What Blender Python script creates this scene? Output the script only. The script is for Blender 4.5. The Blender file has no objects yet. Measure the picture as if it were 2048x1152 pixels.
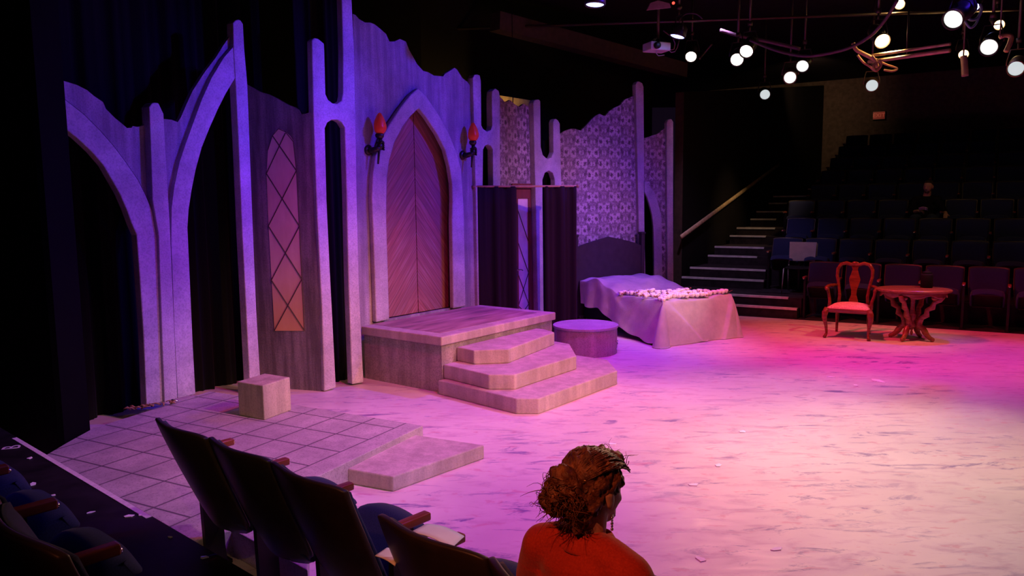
import bpy, bmesh, math, random
from mathutils import Vector, Matrix
from mathutils.geometry import tessellate_polygon
random.seed(7)
SC = bpy.context.scene
COL = SC.collection
PI = math.pi

# ------------------------------------------------------------------ camera
F_PX, H_SLOPE, H_Y = 1543.0, -0.0112, 398.0
PITCH = math.atan((576 - H_Y) / F_PX * math.cos(math.atan(H_SLOPE)))
ROLL = math.atan(-H_SLOPE)
EYE = Vector((0, 0, 2.0))
_F = Vector((0, math.cos(PITCH), -math.sin(PITCH)))
_R = Vector((1, 0, 0))
_U = _R.cross(_F)
CR = _R * math.cos(ROLL) - _U * math.sin(ROLL)
CU = _R * math.sin(ROLL) + _U * math.cos(ROLL)
cam_d = bpy.data.cameras.new('camera')
cam = bpy.data.objects.new('camera', cam_d)
COL.objects.link(cam)
cam.matrix_world = Matrix(((CR.x, CU.x, -_F.x, EYE.x), (CR.y, CU.y, -_F.y, EYE.y), (CR.z, CU.z, -_F.z, EYE.z), (0, 0, 0, 1)))
cam_d.sensor_fit = 'HORIZONTAL'
cam_d.sensor_width = 36
cam_d.lens = 36 * F_PX / 2048
cam_d.clip_start = 0.05
cam_d.clip_end = 200
SC.camera = cam

# ------------------------------------------------------------------ world, exposure, stage wash lights
SC.view_settings.view_transform = 'Standard'
SC.view_settings.look = 'None'
SC.view_settings.exposure = 0.0
SC.view_settings.gamma = 1.0
SC.view_settings.use_curve_mapping = False
w = bpy.data.worlds.new('world')
SC.world = w
w.use_nodes = True
w.node_tree.nodes['Background'].inputs[0].default_value = (0.55, 0.25, 0.8, 1)
w.node_tree.nodes['Background'].inputs[1].default_value = 0.007


def spot(name, loc, aim, col, power, ang=60, blend=0.8, size=0.08):
    d = bpy.data.lights.new(name, 'SPOT')
    d.color = col
    d.energy = power
    d.spot_size = math.radians(ang)
    d.spot_blend = blend
    d.shadow_soft_size = size
    o = bpy.data.objects.new(name, d)
    COL.objects.link(o)
    o.location = loc
    o.rotation_euler = (Vector(aim) - Vector(loc)).to_track_quat('-Z', 'Y').to_euler()
    return o


RED, BLUE, WARM, PINK = (1, .025, .12), (.075, .022, 1), (1, .60, .36), (1, .10, .30)
# red / magenta floor wash from straight above
spot('stage_wash_red_left', (.3, 5.2, 5.2), (-.1, 6.8, 0), RED, 640, 92, 1)
spot('stage_wash_red_far', (2.4, 10.0, 5.2), (4.9, 10.3, 0), (1, .04, .08), 1050, 64, 1)
spot('stage_wash_red_right', (3.2, 5.4, 5.2), (5.2, 7.6, 0), RED, 320, 70, 1)
spot('stage_wash_red_side', (7.6, 9.2, 5.2), (6.4, 9.0, 0), (1, .03, .16), 460, 72, 1)
spot('stage_wash_red_middle', (1.6, 8.4, 5.2), (1.9, 9.3, 0), RED, 420, 76, 1)
# blue floor wash
spot('stage_wash_blue_side', (4.2, 7.4, 5.2), (1.4, 7.4, 0), BLUE, 265, 100, 1)
spot('stage_wash_blue_near', (2.2, 3.4, 5.2), (1.0, 5.4, 0), BLUE, 200, 78, 1)
# blue set washes aimed high on the flats
spot('set_blue_arches', (4.6, 7.2, 5.0), (-3.2, 7.2, 2.4), BLUE, 1800, 36, .9)
spot('set_blue_door', (5.2, 7.6, 5.0), (-1.3, 9.2, 2.5), BLUE, 1900, 38, .9)
spot('set_blue_bedwall', (5.6, 7.0, 5.0), (1.2, 12.2, 2.1), BLUE, 1250, 34, .9)
# warm light low on the set, warm pools on the floor
spot('set_blue_window', (1.6, 2.6, 5.0), (-2.4, 8.2, 2.3), (.22, .06, 1), 620, 22, .9)
spot('front_amber', (6.2, 1.8, 4.2), (-.4, 7.6, .2), (1, .44, .22), 1700, 30, .9)
spot('programme_fill', (1.8, 1.6, 5.0), (-.25, 2.95, .7), (1, .62, .85), 170, 16, 1)  # added unseen spot that brightens the white programmes
spot('aisle_fill_cool', (3.2, 12.2, 4.9), (4.1, 14.4, .5), (.75, .45, 1), 260, 56, 1)  # added cool spot to lift the lower stair nosings, source unseen
spot('set_warm_low', (5.6, 4.6, 4.4), (-1.5, 8.3, -.4), (1, .40, .36), 1150, 32, 1)
spot('bedwall_pink', (5.2, 6.0, 4.8), (.75, 11.7, 1.1), (1, .32, .42), 950, 34, .9)
spot('blossom_fill', (3.8, 8.0, 5.0), (2.25, 10.75, .6), (1, .80, .66), 420, 13, .7)  # narrow spot put in to whiten the blossoms, no fixture built for it
spot('tiles_blue', (1.2, 4.8, 5.2), (-2.0, 5.4, 0), BLUE, 520, 70, 1)
spot('house_amber', (.2, -1.5, 4.9), (-1.3, 6.2, .2), (1, .55, .22), 520, 26, 1)
spot('set_warm_tiles', (3.2, 3.4, 4.6), (-2.4, 5.7, .0), (1, .60, .60), 640, 33, 1)
spot('bed_warm', (4.6, 4.6, 4.0), (2.5, 10.5, .3), (1, .42, .22), 900, 20, .9)
spot('stage_warm_pool', (3.2, 8.8, 5.2), (2.8, 6.6, 0), WARM, 480, 58, 1)
spot('stage_warm_pool_near', (4.4, 7.2, 5.2), (3.2, 5.6, 0), (1, .72, .38), 800, 48, 1)
spot('furniture_warm', (6.6, 8.6, 4.8), (5.2, 10.7, .5), (1, .50, .22), 300, 34, .9)
spot('aisle_fill_warm', (6.6, 14.6, 4.8), (4.9, 16.8, 1.2), (1, .62, .32), 230, 36, 1)  # extra warm spot that brightens the upper nosings, added without a fixture
spot('far_wall_fill', (7.5, 19.0, 5.0), (8.6, 25.0, 4.6), (1, .62, .34), 60, 80, 1)  # made-up spot that gives the far wall its brown glow
spot('house_red', (-1.6, -.7, 4.6), (.25, 2.3, 1.0), (1, .24, .09), 420, 34, 1)

# ------------------------------------------------------------------ pixel / plane helpers


def ray(px, py):
    return _F * F_PX + CR * (px - 1024) - CU * (py - 576)


def OZ(px, py, z=0.0):
    d = ray(px, py)
    return EYE + d * ((z - EYE.z) / d.z)


def OD(px, py, depth):
    d = ray(px, py)
    return EYE + d * (depth / d.dot(_F))


class Plane:
    """vertical plane; local x along d, local y = away from the stage, local z = up"""
    def __init__(s, p0, d):
        s.d = Vector((d[0], d[1], 0)).normalized()
        s.n = Vector((-s.d.y, s.d.x, 0))
        s.p0 = Vector((p0[0], p0[1], 0))
        s.rot = math.atan2(s.d.y, s.d.x)

    def L(s, px, py, off=0.0):
        d = ray(px, py)
        t = (s.p0 + s.n * off - EYE).dot(s.n) / d.dot(s.n)
        q = EYE + d * t
        return ((q - s.p0).dot(s.d), q.z)

    def LL(s, pts, off=0.0):
        return [s.L(x, y, off) for x, y in pts]

    def at(s, px, off=0.0):
        """plan point at image column px (at eye level)"""
        x, z = s.L(px, 400, off)
        return s.p0 + s.d * x + s.n * off


# ------------------------------------------------------------------ objects


def tag(o, label, cat, group=None, kind=None):
    if label:
        o['label'] = label
    if cat:
        o['category'] = cat
    if group:
        o['group'] = group
    if kind:
        o['kind'] = kind
    return o


def thing(name, label, cat, loc=(0, 0, 0), rz=0, group=None):
    o = bpy.data.objects.new(name, None)
    o.empty_display_size = .1
    COL.objects.link(o)
    o.location = loc
    o.rotation_euler = (0, 0, rz)
    return tag(o, label, cat, group)


def obj(name, m, mat, parent=None, label=None, loc=None, rot=None):
    me = m.mesh(name) if isinstance(m, MB) else m
    o = bpy.data.objects.new(name, me)
    COL.objects.link(o)
    if mat:
        me.materials.clear()
        me.materials.append(mat)
    if parent:
        o.parent = parent
    if label:
        o['label'] = label
    if loc is not None:
        o.location = loc
    if rot is not None:
        o.rotation_euler = rot
    return o


def struct(name, m, mat, **k):
    o = obj(name, m, mat, **k)
    o['kind'] = 'structure'
    return o


def bevel(o, w=.01, seg=2, ang=40):
    b = o.modifiers.new('bevel', 'BEVEL')
    b.width = w
    b.segments = seg
    b.limit_method = 'ANGLE'
    b.angle_limit = math.radians(ang)
    return o


def subsurf(o, n=1):
    s = o.modifiers.new('sub', 'SUBSURF')
    s.levels = n
    s.render_levels = n
    return o


KIDS = {}


def copy_tree(root, loc, rz, label=None, group=None, skip=()):
    r = root.copy()
    COL.objects.link(r)
    r.location = loc
    r.rotation_euler = (0, 0, rz)
    if label:
        r['label'] = label
    if group:
        r['group'] = group
    for ch in list(root.children):
        if ch.name.split('.')[0] in skip:
            continue
        c = ch.copy()
        COL.objects.link(c)
        c.parent = r
        for g in list(ch.children):
            q = g.copy()
            COL.objects.link(q)
            q.parent = c
    return r


class MB:
    def __init__(s):
        s.bm = bmesh.new()
        s.sm = False

    def mesh(s, name):
        me = bpy.data.meshes.new(name)
        bmesh.ops.recalc_face_normals(s.bm, faces=s.bm.faces)
        for f in s.bm.faces:
            f.smooth = s.sm
        s.bm.to_mesh(me)
        s.bm.free()
        return me

    def smooth(s):
        s.sm = True
        return s

    def box(s, x0, x1, y0, y1, z0, z1, M=None):
        return s.prism([(x0, y0), (x1, y0), (x1, y1), (x0, y1)], z0, z1, M)

    def prism(s, poly, z0, z1, M=None, top=None):
        """extrude plan polygon in z; top = optional different polygon for the top"""
        top = top or poly
        T = (lambda v: M @ Vector(v)) if M else Vector
        a = [s.bm.verts.new(T((p[0], p[1], z0))) for p in poly]
        b = [s.bm.verts.new(T((p[0], p[1], z1))) for p in top]
        n = len(a)
        s.bm.faces.new(a[::-1])
        s.bm.faces.new(b)
        for i in range(n):
            j = (i + 1) % n
            s.bm.faces.new((a[i], a[j], b[j], b[i]))
        return s

    def slab(s, loops, y0, y1):
        """polygon with holes in local x,z, from depth y0 to y1"""
        L3 = [[Vector((p[0], p[1], 0)) for p in l] for l in loops]
        tris = tessellate_polygon(L3)
        flat = [p for l in loops for p in l]
        va = [s.bm.verts.new((p[0], y0, p[1])) for p in flat]
        vb = [s.bm.verts.new((p[0], y1, p[1])) for p in flat]
        for t in tris:
            try:
                s.bm.faces.new([va[i] for i in t])
                s.bm.faces.new([vb[i] for i in t][::-1])
            except ValueError:
                pass
        k = 0
        for l in loops:
            n = len(l)
            for i in range(n):
                j = (i + 1) % n
                try:
                    s.bm.faces.new((va[k + i], va[k + j], vb[k + j], vb[k + i]))
                except ValueError:
                    pass
            k += n
        return s

    def tube(s, pts, r, seg=8, cap=True, flat=None):
        pts = [Vector(p) for p in pts]
        n = len(pts)
        rs = r if isinstance(r, (list, tuple)) else [r] * n
        rings = []
        up = None
        for i in range(n):
            t = (pts[min(i + 1, n - 1)] - pts[max(i - 1, 0)]).normalized()
            if up is None:
                up = Vector((0, 0, 1)) if abs(t.z) < .95 else Vector((0, 1, 0))
            x = t.cross(up)
            if x.length < 1e-5:
                x = t.cross(Vector((1, 0, 0)))
            x.normalize()
            y = x.cross(t).normalized()
            up = y
            fx = flat or 1
            rings.append([s.bm.verts.new(pts[i] + (x * math.cos(a) * fx + y * math.sin(a)) * rs[i]) for a in [2 * PI * k / seg for k in range(seg)]])
        for i in range(n - 1):
            for k in range(seg):
                q = (k + 1) % seg
                s.bm.faces.new((rings[i][k], rings[i][q], rings[i + 1][q], rings[i + 1][k]))
        if cap:
            s.bm.faces.new(rings[0][::-1])
            s.bm.faces.new(rings[-1])
        return s

    def lathe(s, prof, seg=24, M=None, sx=1, sy=1):
        T = (lambda v: M @ Vector(v)) if M else Vector
        rings = []
        for r, z in prof:
            if r < 1e-6:
                rings.append([s.bm.verts.new(T((0, 0, z)))])
            else:
                rings.append([s.bm.verts.new(T((r * sx * math.cos(2 * PI * k / seg), r * sy * math.sin(2 * PI * k / seg), z))) for k in range(seg)])
        for a, b in zip(rings, rings[1:]):
            for k in range(seg):
                q = (k + 1) % seg
                if len(a) == 1 and len(b) == 1:
                    continue
                if len(a) == 1:
                    s.bm.faces.new((a[0], b[q], b[k]))
                elif len(b) == 1:
                    s.bm.faces.new((a[k], a[q], b[0]))
                else:
                    s.bm.faces.new((a[k], a[q], b[q], b[k]))
        if len(rings[0]) > 1:
            s.bm.faces.new(rings[0][::-1])
        if len(rings[-1]) > 1:
            s.bm.faces.new(rings[-1])
        return s

    def ball(s, c, r, seg=12, rings=8, M=None):
        """ellipsoid; r number or 3-tuple"""
        r3 = r if isinstance(r, (tuple, list)) else (r, r, r)
        R = Matrix.Translation(Vector(c)) @ (M or Matrix.Identity(4)) @ Matrix.Diagonal((*r3, 1))
        prof = [(math.sin(PI * i / rings), -math.cos(PI * i / rings)) for i in range(rings + 1)]
        return s.lathe([(max(a, 0) if 0 < i < rings else 0, b) for i, (a, b) in enumerate(prof)], seg, R)

    def grid(s, nu, nv, fn, closed=False):
        vs = [[s.bm.verts.new(fn(i / nu, j / nv)) for j in range(nv + 1)] for i in range(nu + 1)]
        for i in range(nu):
            for j in range(nv):
                s.bm.faces.new((vs[i][j], vs[i + 1][j], vs[i + 1][j + 1], vs[i][j + 1]))
        return s

    def sheet(s, nu, nv, fn, th):
        """thick sheet: fn gives point, th offset vector function or constant vector"""
        A = [[Vector(fn(i / nu, j / nv)) for j in range(nv + 1)] for i in range(nu + 1)]
        tv = th if callable(th) else (lambda u, v: Vector(th))
        va = [[s.bm.verts.new(A[i][j]) for j in range(nv + 1)] for i in range(nu + 1)]
        vb = [[s.bm.verts.new(A[i][j] + tv(i / nu, j / nv)) for j in range(nv + 1)] for i in range(nu + 1)]
        for i in range(nu):
            for j in range(nv):
                s.bm.faces.new((va[i][j], va[i + 1][j], va[i + 1][j + 1], va[i][j + 1]))
                s.bm.faces.new((vb[i][j], vb[i][j + 1], vb[i + 1][j + 1], vb[i + 1][j]))
        for i in range(nu):
            s.bm.faces.new((va[i][0], vb[i][0], vb[i + 1][0], va[i + 1][0]))
            s.bm.faces.new((va[i][nv], va[i + 1][nv], vb[i + 1][nv], vb[i][nv]))
        for j in range(nv):
            s.bm.faces.new((va[0][j], va[0][j + 1], vb[0][j + 1], vb[0][j]))
            s.bm.faces.new((va[nu][j], vb[nu][j], vb[nu][j + 1], va[nu][j + 1]))
        return s


def look(d, up=(0, 0, 1)):
    """matrix whose local z points along d"""
    return Vector(d).to_track_quat('Z', 'Y').to_matrix().to_4x4()


# ------------------------------------------------------------------ materials


class N:
    def __init__(s, name, rough=.6, spec=.5, metal=0):
        s.m = bpy.data.materials.new(name)
        s.m.use_nodes = True
        s.t = s.m.node_tree
        s.b = s.t.nodes['Principled BSDF']
        s.b.inputs['Roughness'].default_value = rough
        s.b.inputs['Metallic'].default_value = metal
        s.b.inputs['Specular IOR Level'].default_value = spec
        s.tc = s.t.nodes.new('ShaderNodeTexCoord')

    def new(s, t, **k):
        n = s.t.nodes.new(t)
        for a, v in k.items():
            setattr(n, a, v)
        return n

    def put(s, sock, v):
        if hasattr(v, 'links'):
            s.t.links.new(v, sock)
        elif isinstance(v, (tuple, list)) and len(v) == 3 and sock.type == 'RGBA':
            sock.default_value = (*v, 1)
        else:
            sock.default_value = v

    def mapping(s, scale=(1, 1, 1), rot=(0, 0, 0), loc=(0, 0, 0), src='Object'):
        n = s.new('ShaderNodeMapping')
        s.put(n.inputs['Vector'], s.tc.outputs[src])
        n.inputs['Scale'].default_value = scale
        n.inputs['Rotation'].default_value = rot
        n.inputs['Location'].default_value = loc
        return n.outputs[0]

    def noise(s, vec, scale=5, det=4, rough=.55, dist=0):
        n = s.new('ShaderNodeTexNoise')
        s.put(n.inputs['Vector'], vec)
        n.inputs['Scale'].default_value = scale
        n.inputs['Detail'].default_value = det
        n.inputs['Roughness'].default_value = rough
        n.inputs['Distortion'].default_value = dist
        return n.outputs['Fac']

    def ramp(s, fac, stops):
        n = s.new('ShaderNodeValToRGB')
        s.put(n.inputs[0], fac)
        while len(n.color_ramp.elements) < len(stops):
            n.color_ramp.elements.new(.5)
        for e, (p, c) in zip(n.color_ramp.elements, stops):
            e.position = p
            e.color = (*c, 1) if isinstance(c, tuple) else (c, c, c, 1)
        return n.outputs[0]

    def mix(s, fac, a, b, mode='MIX'):
        n = s.new('ShaderNodeMix', data_type='RGBA', blend_type=mode)
        s.put(n.inputs[0], fac)
        s.put(n.inputs[6], a)
        s.put(n.inputs[7], b)
        return n.outputs[2]

    def math(s, op, a, b=None, c=None):
        n = s.new('ShaderNodeMath', operation=op)
        s.put(n.inputs[0], a)
        if b is not None:
            s.put(n.inputs[1], b)
        if c is not None:
            s.put(n.inputs[2], c)
        return n.outputs[0]

    def sep(s, v):
        n = s.new('ShaderNodeSeparateXYZ')
        s.put(n.inputs[0], v)
        return n.outputs

    def color(s, c):
        s.put(s.b.inputs['Base Color'], c)
        return s

    def bump(s, h, st=.3, dist=.02):
        n = s.new('ShaderNodeBump')
        n.inputs['Strength'].default_value = st
        n.inputs['Distance'].default_value = dist
        s.put(n.inputs['Height'], h)
        s.put(s.b.inputs['Normal'], n.outputs[0])
        return s

    def emit(s, c, st):
        s.put(s.b.inputs['Emission Color'], c)
        s.b.inputs['Emission Strength'].default_value = st
        return s


def plain(name, c, rough=.6, metal=0, spec=.5, var=.25, scale=9):
    n = N(name, rough, spec, metal)
    f = n.noise(n.mapping(), scale, 4)
    n.color(n.ramp(f, [(.3, tuple(max(0, x * (1 - var)) for x in c)), (.7, tuple(min(1, x * (1 + var)) for x in c))]))
    return n.m


def emitter(name, c, st, base=(.1, .1, .1)):
    n = N(name, .3)
    n.color(base)
    n.emit(c, st)
    return n.m


def stone(name, lo, hi, streak=.25, speck=.5):
    n = N(name, .82, .25)
    a = n.noise(n.mapping(), 3.2, 6, .65)
    b = n.noise(n.mapping((9, 9, .8)), 1.0, 4, .6)
    c = n.noise(n.mapping(), 70, 2, .6)
    base = n.ramp(a, [(.3, lo), (.7, hi)])
    base = n.mix(n.ramp(b, [(.42, streak), (.62, 0.0)]), base, tuple(x * .45 for x in lo))
    base = n.mix(n.ramp(c, [(.40, speck), (.52, 0.0)]), base, tuple(x * .4 for x in lo))
    n.color(base)
    n.bump(n.noise(n.mapping(), 42, 4, .6), .35, .01)
    return n.m


M_STONE = stone('painted_stone', (.36, .33, .37), (.64, .60, .64), .12, .28)
M_WALLSTONE = stone('painted_plaster', (.30, .26, .32), (.50, .44, .50), .55, .3)
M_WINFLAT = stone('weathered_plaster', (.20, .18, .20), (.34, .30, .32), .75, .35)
M_STEP = stone('step_stone', (.44, .38, .36), (.62, .55, .52), .3, .15)
M_CUBE = stone('cube_stone', (.44, .40, .30), (.60, .54, .40), .45, .2)
M_BLACK = plain('matt_black', (.006, .005, .007), .8, 0, .2)
M_VELOUR = None
M_CHROME = plain('chrome', (.8, .8, .8), .18, 1)
M_IRON = plain('dark_iron', (.05, .04, .04), .4, .8)
M_BLACKMETAL = plain('black_metal', (.02, .018, .018), .38, .6)


def velour(name, c):
    n = N(name, .9, .15)
    f = n.noise(n.mapping((14, 14, .35)), 1.0, 3)
    n.color(n.ramp(f, [(.3, tuple(x * .5 for x in c)), (.7, c)]))
    n.b.inputs['Sheen Weight'].default_value = .03
    return n.m


M_VELOUR = velour('black_velour', (.0028, .002, .003))
M_DRAPE = velour('plum_black_drape', (.022, .011, .018))

# door planks: chevron boards
n = N('chevron_planks', .55, .3)
x, y, z = n.sep(n.mapping())
dv = n.math('ADD', z, n.math('MULTIPLY', n.math('ABSOLUTE', x), 1.15))
idx = n.math('FLOOR', n.math('MULTIPLY', dv, 6.2))
wn = n.new('ShaderNodeTexWhiteNoise', noise_dimensions='1D')
n.put(wn.inputs['W'], idx)
gr = n.new('ShaderNodeCombineXYZ')
n.put(gr.inputs[0], n.math('MULTIPLY', dv, 26))
n.put(gr.inputs[1], n.math('SUBTRACT', z, n.math('ABSOLUTE', x)))
g = n.noise(gr.outputs[0], 1.4, 5, .6)
c = n.ramp(g, [(.25, (.17, .07, .08)), (.5, (.38, .14, .12)), (.75, (.52, .32, .31))])
c = n.mix(n.ramp(wn.outputs[0], [(0, .0), (1, .45)]), c, (.20, .12, .14))
fr = n.math('FRACT', n.math('MULTIPLY', dv, 6.2))
c = n.mix(n.ramp(fr, [(.0, .75), (.045, 0.0), (.97, 0.0), (1, .75)]), c, (.07, .04, .04))
n.color(c)
n.bump(g, .2, .004)
M_DOOR = n.m

# damask wallpaper
n = N('damask_wall', .8, .2)
x, y, z = n.sep(n.mapping())
wv = n.mapping()
x = n.math('ADD', x, n.math('MULTIPLY', n.math('SUBTRACT', n.noise(wv, 9, 3), .5), .035))
z = n.math('ADD', z, n.math('MULTIPLY', n.math('SUBTRACT', n.noise(n.mapping((1, 1, 1), (0, 0, 0), (3, 5, 1)), 9, 3), .5), .035))
PXW, PZH = .44, .175
row = n.math('FLOOR', n.math('DIVIDE', z, PZH))
zz = n.math('MULTIPLY', n.math('SUBTRACT', n.math('FRACT', n.math('DIVIDE', z, PZH)), .5), PZH)
odd = n.math('MULTIPLY', n.math('MODULO', row, 2), PXW / 2)
xx = n.math('SUBTRACT', n.math('FRACT', n.math('DIVIDE', n.math('ADD', x, n.math('ADD', odd, 46.0)), PXW)), .5)
xx = n.math('MULTIPLY', n.math('ABSOLUTE', xx), PXW)


def dist(cx, cz, sx=1, sz=1):
    a = n.math('MULTIPLY', n.math('SUBTRACT', xx, cx), sx)
    b = n.math('MULTIPLY', n.math('SUBTRACT', zz, cz), sz)
    return n.math('SQRT', n.math('ADD', n.math('MULTIPLY', a, a), n.math('MULTIPLY', b, b)))


wob = n.math('MULTIPLY', n.math('SUBTRACT', n.noise(n.mapping(), 46, 4), .5), .10)
ang_ = n.math('ARCTAN2', zz, n.math('SUBTRACT', xx, .068))
pet = n.math('MULTIPLY', n.math('SINE', n.math('MULTIPLY', ang_, 9.0)), .007)
d1 = n.math('ADD', n.math('ADD', dist(.068, .005, 1, .82), wob), pet)
ring = n.ramp(d1, [(.0, 0.0), (.024, 0.0), (.034, 1.0), (.060, .85), (.074, 0.0)])
d2 = n.math('ADD', dist(PXW / 2 - .03, 0, 1.0, .6), wob)
leaf = n.ramp(d2, [(.0, .8), (.016, .8), (.024, 0.0), (.040, 0.0), (.048, .7), (.056, 0.0)])
fad = n.ramp(n.noise(n.mapping(), 2.2, 3), [(.3, .35), (.7, .95)])
base = n.ramp(n.noise(n.mapping(), 6, 5, .65), [(.3, (.17, .13, .15)), (.7, (.29, .23, .25))])
c = n.mix(n.math('MULTIPLY', n.math('MAXIMUM', ring, leaf), fad), base, (.68, .60, .61))
d3 = n.math('ADD', dist(PXW / 2 - .085, .02, 1.0, .7), wob)
dk = n.math('MAXIMUM', n.ramp(d1, [(.0, .9), (.020, .9), (.030, 0.0)]), n.ramp(d3, [(.0, .9), (.026, .9), (.036, 0.0)]))
c = n.mix(n.math('MULTIPLY', dk, fad), c, (.06, .035, .045))
n.color(c)
M_DAMASK = n.m

# stage floor
n = N('painted_stage_floor', .42, .5)
mp = n.mapping()
a = n.noise(mp, .55, 5, .6)
c = n.ramp(a, [(.3, (.56, .48, .50)), (.5, (.70, .63, .61)), (.7, (.80, .75, .70))])
s1 = n.noise(n.mapping((1, 2.6, 1), (0, 0, math.radians(18))), 3.4, 5, .62, .6)
c = n.mix(n.ramp(s1, [(.52, 0.0), (.68, .6)]), c, (.50, .34, .42))
s2 = n.noise(n.mapping((1, 3.4, 1), (0, 0, math.radians(12)), (3.1, 7.7, 0)), 2.3, 6, .72, .8)
patch = n.ramp(n.noise(mp, .8, 2), [(.36, .2), (.58, 1.0)])
c = n.mix(n.math('MULTIPLY', n.ramp(s2, [(.555, 0.0), (.64, .85)]), patch), c, (.17, .11, .32))
n.color(c)
s3 = n.noise(n.mapping((1, 2.2, 1), (0, 0, math.radians(-10)), (9.3, 1.7, 0)), 5.2, 4, .6, .5)
c = n.mix(n.ramp(s3, [(.60, 0.0), (.68, .5)]), c, (.56, .20, .30))
n.color(c)
n.put(n.b.inputs['Roughness'], n.ramp(s1, [(.3, .34), (.7, .55)]))
n.bump(n.noise(mp, 9, 4), .10, .01)
M_FLOOR = n.m

# tile platform (object local axes follow the tiles)
n = N('painted_tiles', .7, .3)
x, y, z = n.sep(n.mapping())
TS = .33


def line(v, off):
    f = n.math('FRACT', n.math('ADD', n.math('DIVIDE', v, TS), off))
    f = n.math('ABSOLUTE', n.math('SUBTRACT', f, .5))
    return n.ramp(f, [(.470, 0.0), (.482, 1.0)])


ln = n.math('MAXIMUM', line(x, 20.5), line(y, 20.5))
cx = n.math('FLOOR', n.math('ADD', n.math('DIVIDE', x, TS), 20))
cy = n.math('FLOOR', n.math('ADD', n.math('DIVIDE', y, TS), 20))
wn = n.new('ShaderNodeTexWhiteNoise', noise_dimensions='2D')
cb = n.new('ShaderNodeCombineXYZ')
n.put(cb.inputs[0], cx)
n.put(cb.inputs[1], cy)
n.put(wn.inputs['Vector'], cb.outputs[0])
inx = n.math('MULTIPLY', n.math('GREATER_THAN', x, -3.64), n.math('LESS_THAN', x, -.16))
iny = n.math('MULTIPLY', n.math('GREATER_THAN', y, -2.64), n.math('LESS_THAN', y, 1.34))
ins = n.math('MULTIPLY', inx, iny)
base = n.ramp(n.noise(n.mapping(), 5, 6, .7), [(.3, (.34, .31, .33)), (.7, (.56, .51, .52))])
base = n.mix(n.math('MULTIPLY', wn.outputs[0], .35), base, (.30, .27, .28))
sp = n.noise(n.mapping(), 85, 2)
base = n.mix(n.ramp(sp, [(.36, .5), (.46, 0.0)]), base, (.2, .17, .18))
c = n.mix(n.math('MULTIPLY', n.math('MULTIPLY', ln, ins), .9), base, (.09, .07, .10))
n.color(c)
M_TILE = n.m

# deck boards
n = N('deck_boards', .6, .3)
g = n.noise(n.mapping((1, 7, 1)), 1.5, 5, .6)
c = n.ramp(g, [(.3, (.14, .09, .12)), (.5, (.36, .22, .22)), (.72, (.50, .36, .36))])
n.color(c)
M_DECK = n.m


def wood(name, lo, hi, rough=.3, sc=(2, 18, 18)):
    n = N(name, rough, .5)
    g = n.noise(n.mapping(sc), 2, 5, .6)
    n.color(n.ramp(g, [(.3, lo), (.7, hi)]))
    return n.m


M_MAHOG = wood('polished_mahogany', (.11, .020, .012), (.26, .06, .028), .16)
M_ARMWOOD = wood('red_armrest_wood', (.20, .035, .018), (.32, .07, .03), .3, (14, 2, 14))
M_TABLEW = wood('carved_walnut', (.16, .05, .025), (.34, .13, .06), .25)
M_REDDOOR = wood('red_door_wood', (.16, .045, .04), (.28, .08, .06), .45, (16, 16, 1.2))
M_SHELL = plain('brown_seat_shell', (.035, .022, .016), .42, 0, .4)
n = N('blue_seat_cloth', .85, .25)
f = n.noise(n.mapping(), 240, 2)
n.color(n.ramp(f, [(.3, (.010, .014, .060)), (.7, (.022, .030, .12))]))
n.b.inputs['Sheen Weight'].default_value = .35
M_SEAT = n.m
n.b.inputs['Sheen Weight'].default_value = .12
n = N('pink_brocade', .7, .3)
f = n.noise(n.mapping(), 40, 4)
n.color(n.ramp(f, [(.35, (.60, .22, .24)), (.65, (.80, .42, .40))]))
M_SEATPINK = n.m
n = N('grey_bedcover', .88, .2)
f = n.noise(n.mapping(), 3.0, 6, .7)
n.color(n.ramp(f, [(.3, (.38, .34, .36)), (.7, (.56, .50, .50))]))
n.bump(n.noise(n.mapping(), 60, 4), .25, .01)
n.b.inputs['Sheen Weight'].default_value = .1
M_COVER = n.m
M_HEADBOARD = plain('dark_headboard', (.030, .020, .024), .6)
M_WHITEFL = plain('white_petals', (.88, .82, .76), .7, 0, .2, .08, 40)
M_TWIG = plain('dry_twig', (.30, .16, .08), .7)
M_PAPER = plain('white_paper', (.92, .91, .90), .7, 0, .2, .05)
M_TAPE = plain('white_tape', (.78, .70, .70), .6, 0, .3, .12, 30)
M_TIER = plain('black_scuffed_floor', (.012, .010, .012), .5, 0, .4, .6, 6)
M_DARKFLOOR = plain('dark_carpet', (.030, .022, .028), .9, 0, .2, .4)
M_STEPDARK = plain('dark_stair', (.030, .022, .026), .8, 0, .2, .4)
M_NOSING = plain('pale_nosing', (.74, .70, .68), .6, 0, .3, .2)
M_RAIL = plain('tan_handrail', (.62, .46, .26), .5)
M_DARKWALL = plain('black_wall', (.006, .005, .005), .75, 0, .25, .3, 2)
M_BACKWALL = plain('charcoal_wall', (.008, .006, .009), .8, 0, .2, .3, 1)
M_CEIL = plain('black_ceiling', (.018, .013, .020), .8, 0, .2)
M_GLASSPAPER = plain('pale_window_panel', (.86, .72, .72), .6, 0, .3, .15, 5)
M_LEAD = plain('dark_lead', (.05, .035, .035), .6)
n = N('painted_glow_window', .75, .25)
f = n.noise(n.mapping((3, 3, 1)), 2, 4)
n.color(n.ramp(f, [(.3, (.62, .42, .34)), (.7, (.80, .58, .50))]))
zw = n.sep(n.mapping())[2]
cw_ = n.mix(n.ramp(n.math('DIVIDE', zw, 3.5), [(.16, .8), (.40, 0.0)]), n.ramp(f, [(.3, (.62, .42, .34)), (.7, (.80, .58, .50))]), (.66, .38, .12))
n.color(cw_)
M_GLOWWIN = n.m

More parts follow.
